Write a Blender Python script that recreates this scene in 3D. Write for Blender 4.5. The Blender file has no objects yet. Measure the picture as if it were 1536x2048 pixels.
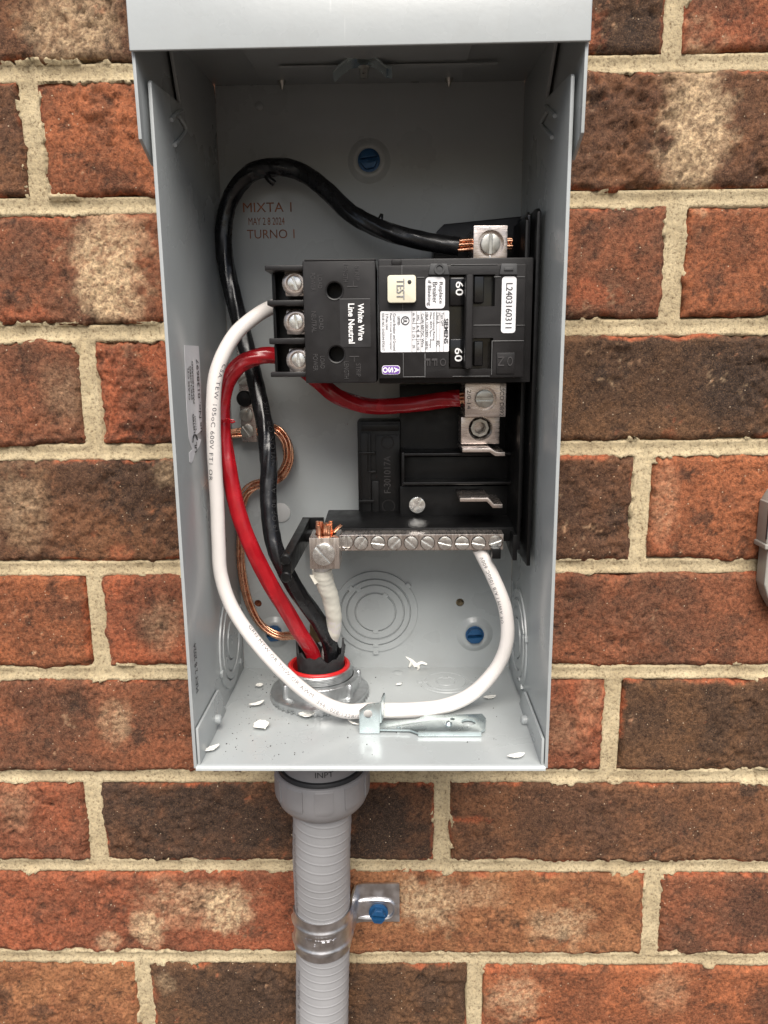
import bpy, bmesh, math, random
import numpy as np
from mathutils import Vector, Matrix
random.seed(7)
scene = bpy.context.scene
COL = scene.collection

# ------------------------------------------------------------------ camera
CX, CD, CZ = 0.01278, 0.42162, 0.18238
PITCH, YAW, ROLL, FPX = 0.20704, 0.01735, -0.00936, 1500.14
def _axes():
    cp, sp = math.cos(PITCH), math.sin(PITCH)
    r = Vector((1, 0, 0)); f = Vector((0, cp, -sp)); u = Vector((0, sp, cp))
    Z = Matrix.Rotation(YAW, 3, 'Z')
    r, f, u = Z @ r, Z @ f, Z @ u
    return math.cos(ROLL)*r + math.sin(ROLL)*u, math.cos(ROLL)*u - math.sin(ROLL)*r, f
AR, AU, AF = _axes()
CAM = Vector((CX, -CD, CZ))
cd = bpy.data.cameras.new('camera'); cam = bpy.data.objects.new('camera', cd); COL.objects.link(cam)
cd.sensor_fit = 'VERTICAL'; cd.sensor_height = 24.0; cd.lens = 24.0*FPX/2048
cd.clip_start = 0.01; cd.clip_end = 500
m3 = Matrix((AR, AU, -AF)).transposed()
cam.matrix_world = Matrix.Translation(CAM) @ m3.to_4x4()
scene.camera = cam

# ------------------------------------------------------------------ sky, sun, exposure
SUN_EL, SUN_AZ = math.radians(49), math.radians(176)     # azimuth: the sun stands behind the camera
w = bpy.data.worlds.new('World'); scene.world = w; w.use_nodes = True
nt = w.node_tree; bg = nt.nodes['Background']
sky = nt.nodes.new('ShaderNodeTexSky'); sky.sky_type = 'NISHITA'; sky.sun_disc = False
sky.sun_elevation = SUN_EL; sky.sun_rotation = SUN_AZ
sky.air_density = 1.0; sky.dust_density = 3.0; sky.ozone_density = 1.0
nt.links.new(sky.outputs[0], bg.inputs[0]); bg.inputs[1].default_value = 0.05
sl = bpy.data.lights.new('sun', 'SUN'); sl.energy = 2.4; sl.angle = math.radians(44); sl.color = (1.0, 0.95, 0.88)
so = bpy.data.objects.new('sun', sl); COL.objects.link(so)
sd = Vector((math.sin(SUN_AZ)*math.cos(SUN_EL), math.cos(SUN_AZ)*math.cos(SUN_EL), math.sin(SUN_EL)))
so.rotation_euler = sd.to_track_quat('Z', 'Y').to_euler()
vs = scene.view_settings
vs.view_transform = 'Standard'; vs.look = 'None'; vs.gamma = 1.0; vs.use_curve_mapping = False
vs.exposure = 1.2

# ------------------------------------------------------------------ picture to place
def ray(px, py): return AF + AR*((px-768)/FPX) + AU*((1024-py)/FPX)
def at(px, py, Y):
    d = ray(px, py); return CAM + d*((Y+CD)/d.y)
def onz(px, py, z):
    d = ray(px, py); return CAM + d*((z-CZ)/d.z)
def onx(px, py, X):
    d = ray(px, py); return CAM + d*((X-CX)/d.x)

# ------------------------------------------------------------------ mesh helpers
class Thing: pass
def empty(name, loc, label, cat, group=None):
    o = bpy.data.objects.new(name, None); COL.objects.link(o); o.location = loc
    o.empty_display_size = 0.01
    o['label'] = label; o['category'] = cat
    if group: o['group'] = group
    return o
def tag(o, label=None, cat=None, group=None, kind=None):
    if label: o['label'] = label
    if cat: o['category'] = cat
    if group: o['group'] = group
    if kind: o['kind'] = kind
    return o
def link(name, me, mat, parent=None):
    o = bpy.data.objects.new(name, me); COL.objects.link(o)
    if mat is not None:
        me.materials.clear(); me.materials.append(mat)
    if parent is not None:
        o.parent = parent
        if parent.parent is None: o.matrix_parent_inverse = Matrix.Translation(-parent.location)
    return o
def smooth(me, ang=35):
    for p in me.polygons: p.use_smooth = True
    me.set_sharp_from_angle(angle=math.radians(ang))
def from_bm(name, bm, mat, parent=None, sm=True, ang=35):
    bmesh.ops.recalc_face_normals(bm, faces=bm.faces)
    me = bpy.data.meshes.new(name); bm.to_mesh(me); bm.free()
    if sm: smooth(me, ang)
    return link(name, me, mat, parent)
def bev(bm, w, seg=2):
    if w > 0:
        bmesh.ops.bevel(bm, geom=list(bm.edges), offset=w, segments=seg, affect='EDGES', profile=0.6, clamp_overlap=True)
def add_box(bm, x0, x1, y0, y1, z0, z1, b=0, seg=2):
    t = bmesh.new()
    vs_ = [t.verts.new((x, y, z)) for x in (x0, x1) for y in (y0, y1) for z in (z0, z1)]
    for f in ((0, 1, 3, 2), (4, 6, 7, 5), (0, 4, 5, 1), (2, 3, 7, 6), (0, 2, 6, 4), (1, 5, 7, 3)):
        t.faces.new([vs_[i] for i in f])
    bmesh.ops.recalc_face_normals(t, faces=t.faces)
    bev(t, b, seg)
    merge(bm, t)
def merge(bm, t):
    me = bpy.data.meshes.new('tmp'); t.to_mesh(me); t.free(); bm.from_mesh(me); bpy.data.meshes.remove(me)
def box(name, x0, x1, y0, y1, z0, z1, mat, parent=None, b=0.0004, seg=2):
    bm = bmesh.new(); add_box(bm, min(x0, x1), max(x0, x1), min(y0, y1), max(y0, y1), min(z0, z1), max(z0, z1), b, seg)
    return from_bm(name, bm, mat, parent)
def rect(px0, py0, px1, py1, Y):
    a, b, c, d = at(px0, py0, Y), at(px1, py0, Y), at(px1, py1, Y), at(px0, py1, Y)
    return (a.x+d.x)/2, (b.x+c.x)/2, (c.z+d.z)/2, (a.z+b.z)/2     # x0 x1 z0 z1
def pbox(name, px0, py0, px1, py1, Yf, Yb, mat, parent=None, b=0.0004, seg=2):
    x0, x1, z0, z1 = rect(px0, py0, px1, py1, Yf)
    if x0 > -0.02 and x1 > 0.0: x1 = min(x1, 0.0776)          # stays inside the enclosure's right wall
    return box(name, x0, x1, Yf, Yb, z0, z1, mat, parent, b, seg)
def add_prism(bm, pts, off, b=0, seg=2):
    t = bmesh.new(); off = Vector(off)
    a = [t.verts.new(Vector(p)) for p in pts]; c = [t.verts.new(Vector(p)+off) for p in pts]
    t.faces.new(a); t.faces.new(c[::-1])
    for i in range(len(a)):
        j = (i+1) % len(a); t.faces.new((a[i], a[j], c[j], c[i]))
    bmesh.ops.recalc_face_normals(t, faces=t.faces)
    bev(t, b, seg); merge(bm, t)
def prism(name, pts, off, mat, parent=None, b=0.0003, seg=2):
    bm = bmesh.new(); add_prism(bm, pts, off, b, seg); return from_bm(name, bm, mat, parent)
def rrect(x0, x1, z0, z1, r, n=4):
    out = []
    for cx, cz, a0 in ((x1-r, z1-r, 0), (x0+r, z1-r, 90), (x0+r, z0+r, 180), (x1-r, z0+r, 270)):
        for k in range(n+1):
            a = math.radians(a0+90*k/n); out.append((cx+r*math.cos(a), cz+r*math.sin(a)))
    return out
def rplate(name, px0, py0, px1, py1, Yf, th, r, mat, parent, b=0):
    x0, x1, z0, z1 = rect(px0, py0, px1, py1, Yf)
    return prism(name, [(x, Yf, z) for x, z in rrect(x0, x1, z0, z1, r)], (0, th, 0), mat, parent, b)
def basis(axis):
    a = Vector(axis).normalized()
    t = Vector((0, 0, 1)) if abs(a.z) < 0.9 else Vector((1, 0, 0))
    u = t.cross(a).normalized(); v = a.cross(u); return u, v, a
def add_lathe(bm, prof, c, axis, seg=32, rfun=None, close=False):
    u, v, a = basis(axis); c = Vector(c); rings = []
    for (r, h) in prof:
        ring = []
        for k in range(seg):
            t = 2*math.pi*k/seg; rr = r*(rfun(t, r, h) if rfun else 1)
            ring.append(bm.verts.new(c + a*h + (u*math.cos(t)+v*math.sin(t))*rr))
        rings.append(ring)
    for i in range(len(rings)-1):
        for k in range(seg):
            j = (k+1) % seg; bm.faces.new((rings[i][k], rings[i][j], rings[i+1][j], rings[i+1][k]))
    if close:
        i = len(rings)-1
        for k in range(seg):
            j = (k+1) % seg; bm.faces.new((rings[i][k], rings[i][j], rings[0][j], rings[0][k]))
    else:
        if prof[0][0] > 0: bm.faces.new(rings[0][::-1])
        if prof[-1][0] > 0: bm.faces.new(rings[-1])
def lathe(name, prof, c, axis, mat, parent=None, seg=32, rfun=None, close=False, ang=35):
    bm = bmesh.new(); add_lathe(bm, prof, c, axis, seg, rfun, close); return from_bm(name, bm, mat, parent, ang=ang)
def spline(pts, n=10):
    P = [Vector(p) for p in pts]; P = [P[0]*2-P[1]] + P + [P[-1]*2-P[-2]]
    out = []
    for i in range(1, len(P)-2):
        p0, p1, p2, p3 = P[i-1], P[i], P[i+1], P[i+2]
        for k in range(n):
            t = k/n
            out.append(0.5*((2*p1)+(p2-p0)*t+(2*p0-5*p1+4*p2-p3)*t*t+(3*p1-p0-3*p2+p3)*t**3))
    out.append(P[-2]); return out
def frames(path):
    T = [(path[min(i+1, len(path)-1)]-path[max(i-1, 0)]).normalized() for i in range(len(path))]
    n = T[0].orthogonal().normalized(); N = []
    for t in T:
        n = (n - t*n.dot(t)).normalized(); N.append(n.copy())
    return T, N
def add_tube(bm, path, r, seg=16, cap=True, rf=None):
    T, N = frames(path); rings = []
    for i, p in enumerate(path):
        b = T[i].cross(N[i]); ring = []
        for k in range(seg):
            a = 2*math.pi*k/seg; rr = (r if not rf else rf(i, len(path), a))
            ring.append(bm.verts.new(p + (N[i]*math.cos(a)+b*math.sin(a))*rr))
        rings.append(ring)
    for i in range(len(rings)-1):
        for k in range(seg):
            j = (k+1) % seg; bm.faces.new((rings[i][k], rings[i][j], rings[i+1][j], rings[i+1][k]))
    if cap: bm.faces.new(rings[0][::-1]); bm.faces.new(rings[-1])
def tube(name, path, r, mat, parent=None, seg=16, rf=None, ang=60):
    bm = bmesh.new(); add_tube(bm, path, r, seg, True, rf); return from_bm(name, bm, mat, parent, ang=ang)
def fast_mesh(name, V, F, smooth_=True):
    me = bpy.data.meshes.new(name); nv, nf = len(V), len(F); k = F.shape[1]
    me.vertices.add(nv); me.vertices.foreach_set('co', V.astype(np.float32).ravel())
    me.loops.add(nf*k); me.loops.foreach_set('vertex_index', F.astype(np.int32).ravel())
    me.polygons.add(nf); me.polygons.foreach_set('loop_start', np.arange(0, nf*k, k, dtype=np.int32))
    me.polygons.foreach_set('loop_total', np.full(nf, k, dtype=np.int32))
    me.polygons.foreach_set('use_smooth', np.full(nf, smooth_, dtype=bool))
    me.update(calc_edges=True); me.validate(); return me
# text: the built-in face, turned to mesh, fitted to a box u x v
_tc = {}
def text_raw(s, bold=0.0, align='CENTER', space=1.0):
    key = (s, bold, align, space)
    if key in _tc: return _tc[key]
    cu = bpy.data.curves.new('t', 'FONT'); cu.body = s; cu.size = 1.0; cu.offset = bold; cu.align_x = align
    cu.resolution_u = 3; cu.space_character = space
    o = bpy.data.objects.new('t', cu); COL.objects.link(o)
    dg = bpy.context.evaluated_depsgraph_get(); dg.update()
    me = bpy.data.meshes.new_from_object(o.evaluated_get(dg))
    V = [v.co.copy() for v in me.vertices]; F = [tuple(p.vertices) for p in me.polygons]
    bpy.data.objects.remove(o); bpy.data.curves.remove(cu); bpy.data.meshes.remove(me)
    _tc[key] = (V, F); return V, F
def text_obj(name, s, mat, parent, c, u, v, wdt, hgt, bold=0.0, rise=0.0, align='CENTER', space=1.0):
    """lettering centred at c, fitted to wdt along u and hgt along v; rise > 0 gives raised letters"""
    V, F = text_raw(s, bold, align, space)
    x0, x1 = min(p.x for p in V), max(p.x for p in V); y0, y1 = min(p.y for p in V), max(p.y for p in V)
    sx = wdt/max(x1-x0, 1e-6); sy = hgt/max(y1-y0, 1e-6)
    c, u, v = Vector(c), Vector(u).normalized(), Vector(v).normalized(); n = u.cross(v)
    bm = bmesh.new()
    vv = [bm.verts.new(c + u*((p.x-(x0+x1)/2)*sx) + v*((p.y-(y0+y1)/2)*sy)) for p in V]
    for f in F:
        try: bm.faces.new([vv[i] for i in f])
        except ValueError: pass
    if rise > 0:
        r = bmesh.ops.extrude_face_region(bm, geom=list(bm.faces))
        for e in r['geom']:
            if isinstance(e, bmesh.types.BMVert): e.co += n*rise
        bmesh.ops.recalc_face_normals(bm, faces=bm.faces)
    me = bpy.data.meshes.new(name); bm.to_mesh(me); bm.free()
    if rise <= 0: me.update()
    return link(name, me, mat, parent)
def text_on_wire(name, s, mat, parent, path, r_, start, hgt, side=0.0, flip=False, squeeze=1.0, length=None, space=1.15, side2=None):
    """print wrapped on a cable: start is the distance along the path in metres"""
    V, F = text_raw(s, 0.0, 'LEFT', space)
    y0, y1 = min(p.y for p in V), max(p.y for p in V); sy = hgt/(y1-y0); sx = sy*squeeze
    x0 = min(p.x for p in V); x1 = max(p.x for p in V)
    if length: sx = length/(x1-x0)
    L = [0.0]
    for i in range(1, len(path)): L.append(L[-1]+(path[i]-path[i-1]).length)
    L = np.array(L); PX = np.array([tuple(p) for p in path])
    rfn = r_ if callable(r_) else (lambda t: r_)
    def pos(d): return Vector([np.interp(d, L, PX[:, k]) for k in range(3)])
    bm = bmesh.new(); vv = []
    for p in V:
        d = start + (p.x-x0)*sx*(-1 if flip else 1)
        P = pos(d); T = (pos(d+0.0008)-pos(d-0.0008)).normalized()
        N = (CAM-P); N = (N-T*N.dot(T)).normalized(); B = T.cross(N)
        if flip: B = -B
        r = rfn(d/L[-1]); k = (p.x-x0)/(x1-x0); sd2 = side if side2 is None else side+(side2-side)*k
        a = sd2 + ((p.y-(y0+y1)/2)*sy)/r
        vv.append(bm.verts.new(P + (N*math.cos(a)-B*math.sin(a))*(r+0.00009)))
    for f in F:
        try: bm.faces.new([vv[i] for i in f])
        except ValueError: pass
    me = bpy.data.meshes.new(name); bm.to_mesh(me); bm.free()
    return link(name, me, mat, parent)

# ------------------------------------------------------------------ materials
def lin(c): c /= 255.0; return c/12.92 if c <= 0.04045 else ((c+0.055)/1.055)**2.4
def srgb(r, g, b): return (lin(r), lin(g), lin(b))
KEXP = 1.55
def ph(r, g, b): return tuple(lin(c)/KEXP for c in (r, g, b))
def mat(name, col, rough=0.5, metal=0.0, var=0.06, vscale=60, bump=0.0, bscale=800, rvar=0.08, spec=0.5, coat=0.0, aniso=None):
    m = bpy.data.materials.new(name); m.use_nodes = True; n = m.node_tree.nodes; l = m.node_tree.links
    b = n['Principled BSDF']; b.inputs['Metallic'].default_value = metal
    b.inputs['Specular IOR Level'].default_value = spec; b.inputs['Coat Weight'].default_value = coat
    b.inputs['Coat Roughness'].default_value = 0.15
    tc = n.new('ShaderNodeTexCoord')
    no = n.new('ShaderNodeTexNoise'); no.inputs['Scale'].default_value = vscale; no.inputs['Detail'].default_value = 6
    src = tc.outputs['Object']
    if aniso:
        mp = n.new('ShaderNodeMapping'); mp.inputs['Scale'].default_value = aniso; l.new(src, mp.inputs[0]); src = mp.outputs[0]
    l.new(src, no.inputs['Vector'])
    mr = n.new('ShaderNodeMapRange'); mr.inputs[1].default_value = 0.3; mr.inputs[2].default_value = 0.7
    mr.inputs[3].default_value = 1-var; mr.inputs[4].default_value = 1+var; l.new(no.outputs[0], mr.inputs[0])
    mx = n.new('ShaderNodeMix'); mx.data_type = 'RGBA'; mx.blend_type = 'MULTIPLY'; mx.inputs[0].default_value = 1
    mx.inputs[6].default_value = (*col, 1); l.new(mr.outputs[0], mx.inputs[7]); l.new(mx.outputs[2], b.inputs['Base Color'])
    m2 = n.new('ShaderNodeMapRange'); m2.inputs[1].default_value = 0.3; m2.inputs[2].default_value = 0.7
    m2.inputs[3].default_value = max(0.03, rough-rvar); m2.inputs[4].default_value = min(1, rough+rvar)
    l.new(no.outputs[0], m2.inputs[0]); l.new(m2.outputs[0], b.inputs['Roughness'])
    if bump > 0:
        n2 = n.new('ShaderNodeTexNoise'); n2.inputs['Scale'].default_value = bscale; n2.inputs['Detail'].default_value = 4
        l.new(src, n2.inputs['Vector']); bp = n.new('ShaderNodeBump'); bp.inputs['Strength'].default_value = 1.0
        bp.inputs['Distance'].default_value = bump; l.new(n2.outputs[0], bp.inputs['Height']); l.new(bp.outputs[0], b.inputs['Normal'])
    return m
M = {}
M['paint'] = mat('grey_enamel', (0.362, 0.385, 0.388), 0.30, 0, 0.055, 18, 0.00003, 500, 0.10, coat=0.2)
M['black'] = mat('black_moulded_plastic', (0.004, 0.004, 0.0043), 0.36, 0, 0.15, 200, 0.00004, 2500, 0.08, spec=0.3)
M['gblack'] = mat('dark_grey_moulded_plastic', (0.0125, 0.0115, 0.0118), 0.40, 0, 0.1, 200, 0.00004, 2500, 0.06, spec=0.3)
M['gloss'] = mat('glossy_black_plastic', (0.004, 0.004, 0.0045), 0.16, 0, 0.1, 200)
M['tab'] = mat('grey_moulded_plastic', (0.045, 0.046, 0.048), 0.5, 0, 0.08, 300)
M['emboss'] = mat('raised_plastic_lettering', (0.045, 0.042, 0.043), 0.4)
M['seam'] = mat('pale_plastic_edge', (0.11, 0.11, 0.11), 0.4)  # paler than the case, for raised ridges and a label edge
M['lug'] = mat('tin_plated_aluminium', (0.62, 0.55, 0.51), 0.27, 0.95, 0.10, 90, 0.00003, 300, 0.1, aniso=(1, 1, 9))
M['bar'] = mat('plated_aluminium_bar', (0.60, 0.54, 0.50), 0.27, 0.95, 0.10, 90, 0.00003, 300, 0.1, aniso=(9, 1, 1))
M['steel'] = mat('bright_screw_steel', (0.78, 0.78, 0.76), 0.24, 0.95, 0.15, 500, 0.00003, 900)
M['dull'] = mat('dull_screw_steel', (0.50, 0.49, 0.45), 0.34, 0.9, 0.15, 400, 0.00003, 900)
M['zinc'] = mat('zinc_plate', (0.66, 0.75, 0.76), 0.27, 0.9, 0.16, 70, 0.00003, 200)
M['galv'] = mat('galvanised_strap', (0.62, 0.62, 0.635), 0.36, 1.0, 0.22, 160, 0.00010, 260)
M['cast'] = mat('zinc_die_cast', (0.52, 0.535, 0.54), 0.36, 0.88, 0.15, 250, 0.00012, 900)
M['copper'] = mat('bare_copper', (0.93, 0.50, 0.32), 0.26, 1.0, 0.14, 300)
M['blackwire'] = mat('black_cable_nylon', (0.008, 0.008, 0.009), 0.27, 0, 0.1, 120, 0.00015, 260, 0.1)
M['redwire'] = mat('red_cable_nylon', (0.33, 0.008, 0.014), 0.21, 0, 0.18, 120, 0.00012, 260, 0.1)
M['whitewire'] = mat('white_cable_sheath', (0.74, 0.70, 0.67), 0.38, 0, 0.03, 40, 0.00002, 500)
M['tape'] = mat('white_tape', (0.72, 0.69, 0.60), 0.42, 0, 0.05, 60, 0.0004, 160)
M['shaving'] = mat('white_plastic_shaving', (0.80, 0.79, 0.74), 0.4, 0, 0.04, 200)
M['blue'] = mat('blue_screw_coating', (0.012, 0.075, 0.19), 0.36, 0.25, 0.12, 400, 0.00004, 900)
M['red'] = mat('red_plastic_ring', (0.48, 0.015, 0.016), 0.35, 0, 0.05, 100)
M['pvc'] = mat('grey_pvc', (0.24, 0.235, 0.24), 0.42, 0, 0.07, 60, 0.00005, 500, spec=0.35)
M['pvc2'] = mat('pale_grey_pvc_conduit', (0.305, 0.305, 0.312), 0.44, 0, 0.07, 40, 0.00006, 300, spec=0.3)
M['rubber'] = mat('black_rubber', (0.015, 0.016, 0.018), 0.5, 0, 0.1, 200)
M['jacket'] = mat('dark_grey_cable_jacket', (0.022, 0.022, 0.023), 0.55, 0, 0.2, 150, 0.0003, 300)
M['ivory'] = mat('ivory_plastic', (0.68, 0.64, 0.50), 0.42, 0, 0.02, 80)
M['label'] = mat('white_paper_label', (0.74, 0.74, 0.76), 0.5, 0, 0.03, 60)
M['blabel'] = mat('black_paper_label', (0.012, 0.011, 0.012), 0.42, 0, 0.08, 200)
M['white'] = mat('white_ink', (0.82, 0.82, 0.82), 0.5, 0, 0.02)
M['ink'] = mat('black_ink', (0.02, 0.02, 0.022), 0.5, 0, 0.1)
M['greyink'] = mat('grey_wire_print', (0.10, 0.10, 0.11), 0.5, 0, 0.3, 900)
M['palink'] = mat('pale_grey_print', (0.25, 0.25, 0.26), 0.5, 0, 0.3, 900)
M['rust'] = mat('rust_brown_stamp', (0.27, 0.10, 0.05), 0.5, 0, 0.5, 250)
M['purple'] = mat('purple_sticker', (0.16, 0.07, 0.33), 0.45, 0, 0.06)
M['kraft'] = mat('brown_kraft_paper', (0.36, 0.25, 0.14), 0.75, 0, 0.2, 200, 0.0003, 300)
M['plug'] = mat('pale_plastic_plug', (0.50, 0.50, 0.49), 0.35, 0, 0.04)
M['hole'] = mat('bare_hole', (0.004, 0.004, 0.004), 0.8)
M['crumb'] = mat('dark_crumbs', (0.03, 0.025, 0.022), 0.8)
M['beige'] = mat('grey_beige_plastic', (0.31, 0.30, 0.27), 0.42, 0, 0.05, 60, 0.00004, 500)

def scuffs(m):
    n = m.node_tree.nodes; l = m.node_tree.links; b = n['Principled BSDF']
    src = b.inputs['Base Color'].links[0].from_socket; tc = n.new('ShaderNodeTexCoord')
    mp = n.new('ShaderNodeMapping'); mp.inputs['Scale'].default_value = (520, 520, 22); mp.inputs['Rotation'].default_value = (0.25, 0.2, 0.3); l.new(tc.outputs['Object'], mp.inputs[0])
    a = n.new('ShaderNodeTexNoise'); a.inputs['Scale'].default_value = 1; a.inputs['Detail'].default_value = 2; l.new(mp.outputs[0], a.inputs['Vector'])
    k = n.new('ShaderNodeTexNoise'); k.inputs['Scale'].default_value = 14; k.inputs['Detail'].default_value = 3; l.new(tc.outputs['Object'], k.inputs['Vector'])
    r1 = n.new('ShaderNodeMapRange'); r1.inputs[1].default_value = 0.70; r1.inputs[2].default_value = 0.75; l.new(a.outputs[0], r1.inputs[0])
    r2 = n.new('ShaderNodeMapRange'); r2.inputs[1].default_value = 0.52; r2.inputs[2].default_value = 0.62; r2.inputs[4].default_value = 0.45; l.new(k.outputs[0], r2.inputs[0])
    mu = n.new('ShaderNodeMath'); mu.operation = 'MULTIPLY'; l.new(r1.outputs[0], mu.inputs[0]); l.new(r2.outputs[0], mu.inputs[1])
    x = n.new('ShaderNodeMix'); x.data_type = 'RGBA'; l.new(mu.outputs[0], x.inputs[0]); l.new(src, x.inputs[6]); x.inputs[7].default_value = (0.62, 0.63, 0.62, 1)
    # smudges of dust and handling
    d = n.new('ShaderNodeTexNoise'); d.inputs['Scale'].default_value = 45; d.inputs['Detail'].default_value = 8; d.inputs['Roughness'].default_value = 0.7; l.new(tc.outputs['Object'], d.inputs['Vector'])
    r3 = n.new('ShaderNodeMapRange'); r3.inputs[1].default_value = 0.52; r3.inputs[2].default_value = 0.75; r3.inputs[4].default_value = 0.22; l.new(d.outputs[0], r3.inputs[0])
    y = n.new('ShaderNodeMix'); y.data_type = 'RGBA'; l.new(r3.outputs[0], y.inputs[0]); l.new(x.outputs[2], y.inputs[6]); y.inputs[7].default_value = (0.27, 0.26, 0.24, 1)
    l.new(y.outputs[2], b.inputs['Base Color'])
scuffs(M['paint'])

def mat_mortar():
    m = bpy.data.materials.new('sand_mortar'); m.use_nodes = True; n = m.node_tree.nodes; l = m.node_tree.links
    b = n['Principled BSDF']; b.inputs['Roughness'].default_value = 0.92; b.inputs['Specular IOR Level'].default_value = 0.2
    tc = n.new('ShaderNodeTexCoord')
    a = n.new('ShaderNodeTexNoise'); a.inputs['Scale'].default_value = 30; a.inputs['Detail'].default_value = 5; l.new(tc.outputs['Object'], a.inputs['Vector'])
    r = n.new('ShaderNodeValToRGB'); r.color_ramp.elements[0].position = 0.3; r.color_ramp.elements[1].position = 0.7
    r.color_ramp.elements[0].color = (*ph(200, 182, 148), 1); r.color_ramp.elements[1].color = (*ph(236, 219, 182), 1)
    l.new(a.outputs[0], r.inputs[0])
    f = n.new('ShaderNodeTexNoise'); f.inputs['Scale'].default_value = 600; f.inputs['Detail'].default_value = 5; f.inputs['Roughness'].default_value = 0.75
    l.new(tc.outputs['Object'], f.inputs['Vector'])
    fr = n.new('ShaderNodeValToRGB'); e = fr.color_ramp.elements
    e[0].position = 0.34; e[0].color = (0.42, 0.36, 0.30, 1); e[1].position = 0.66; e[1].color = (1.22, 1.18, 1.1, 1)
    e2 = e.new(0.47); e2.color = (0.98, 0.97, 0.96, 1); l.new(f.outputs[0], fr.inputs[0])
    x = n.new('ShaderNodeMix'); x.data_type = 'RGBA'; x.blend_type = 'MULTIPLY'; x.inputs[0].default_value = 1
    l.new(r.outputs[0], x.inputs[6]); l.new(fr.outputs[0], x.inputs[7]); l.new(x.outputs[2], b.inputs['Base Color'])
    bp = n.new('ShaderNodeBump'); bp.inputs['Distance'].default_value = 0.0009; l.new(f.outputs[0], bp.inputs['Height']); l.new(bp.outputs[0], b.inputs['Normal'])
    return m
def mat_brick():
    m = bpy.data.materials.new('fired_clay_brick'); m.use_nodes = True; n = m.node_tree.nodes; l = m.node_tree.links
    b = n['Principled BSDF']; b.inputs['Roughness'].default_value = 0.85; b.inputs['Specular IOR Level'].default_value = 0.3
    tc = n.new('ShaderNodeTexCoord'); at_ = n.new('ShaderNodeAttribute'); at_.attribute_name = 'col'
    f = n.new('ShaderNodeTexNoise'); f.inputs['Scale'].default_value = 480; f.inputs['Detail'].default_value = 6; f.inputs['Roughness'].default_value = 0.75
    l.new(tc.outputs['Object'], f.inputs['Vector'])
    fr = n.new('ShaderNodeValToRGB'); e = fr.color_ramp.elements
    e[0].position = 0.36; e[0].color = (0.40, 0.37, 0.36, 1); e[1].position = 0.66; e[1].color = (1.55, 1.52, 1.45, 1)
    e2 = e.new(0.5); e2.color = (0.98, 0.98, 0.98, 1); l.new(f.outputs[0], fr.inputs[0])
    x = n.new('ShaderNodeMix'); x.data_type = 'RGBA'; x.blend_type = 'MULTIPLY'; x.inputs[0].default_value = 1
    l.new(at_.outputs['Color'], x.inputs[6]); l.new(fr.outputs[0], x.inputs[7])
    sg = n.new('ShaderNodeTexNoise'); sg.inputs['Scale'].default_value = 1300; sg.inputs['Detail'].default_value = 3; sg.inputs['Roughness'].default_value = 0.7; l.new(tc.outputs['Object'], sg.inputs['Vector'])
    sr = n.new('ShaderNodeMapRange'); sr.inputs[1].default_value = 0.52; sr.inputs[2].default_value = 0.72; sr.inputs[4].default_value = 0.42; l.new(sg.outputs[0], sr.inputs[0])
    sx_ = n.new('ShaderNodeMix'); sx_.data_type = 'RGBA'; l.new(sr.outputs[0], sx_.inputs[0]); l.new(x.outputs[2], sx_.inputs[6]); sx_.inputs[7].default_value = (*ph(205, 158, 118), 1)
    x = sx_
    # pale mineral grains
    g = n.new('ShaderNodeTexVoronoi'); g.inputs['Scale'].default_value = 420; l.new(tc.outputs['Object'], g.inputs['Vector'])
    gm = n.new('ShaderNodeMath'); gm.operation = 'LESS_THAN'; gm.inputs[1].default_value = 0.16; l.new(g.outputs['Distance'], gm.inputs[0])
    gc = n.new('ShaderNodeSeparateColor'); l.new(g.outputs['Color'], gc.inputs[0])
    gk = n.new('ShaderNodeMath'); gk.operation = 'GREATER_THAN'; gk.inputs[1].default_value = 0.93; l.new(gc.outputs[0], gk.inputs[0])
    gx = n.new('ShaderNodeMath'); gx.operation = 'MULTIPLY'; l.new(gm.outputs[0], gx.inputs[0]); l.new(gk.outputs[0], gx.inputs[1])
    y = n.new('ShaderNodeMix'); y.data_type = 'RGBA'; l.new(gx.outputs[0], y.inputs[0]); l.new(x.outputs[2], y.inputs[6])
    y.inputs[7].default_value = (*ph(225, 200, 170), 1)
    l.new(y.outputs[2], b.inputs['Base Color'])
    bp = n.new('ShaderNodeBump'); bp.inputs['Distance'].default_value = 0.0016; l.new(f.outputs[0], bp.inputs['Height']); l.new(bp.outputs[0], b.inputs['Normal'])
    return m
M['mortar'] = mat_mortar(); M['brick'] = mat_brick()

# ------------------------------------------------------------------ unseen ground below the frame, added for bounce light and reflections
M['soil'] = mat('added_bounce_soil', (0.10, 0.075, 0.058), 0.9, 0, 0.3, 3, 0.01, 20)
bm = bmesh.new(); add_box(bm, -40, 40, -60, 0.5, -1.30, -1.15); tag(from_bm('ground', bm, M['soil'], None, sm=False), kind='structure')

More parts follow.
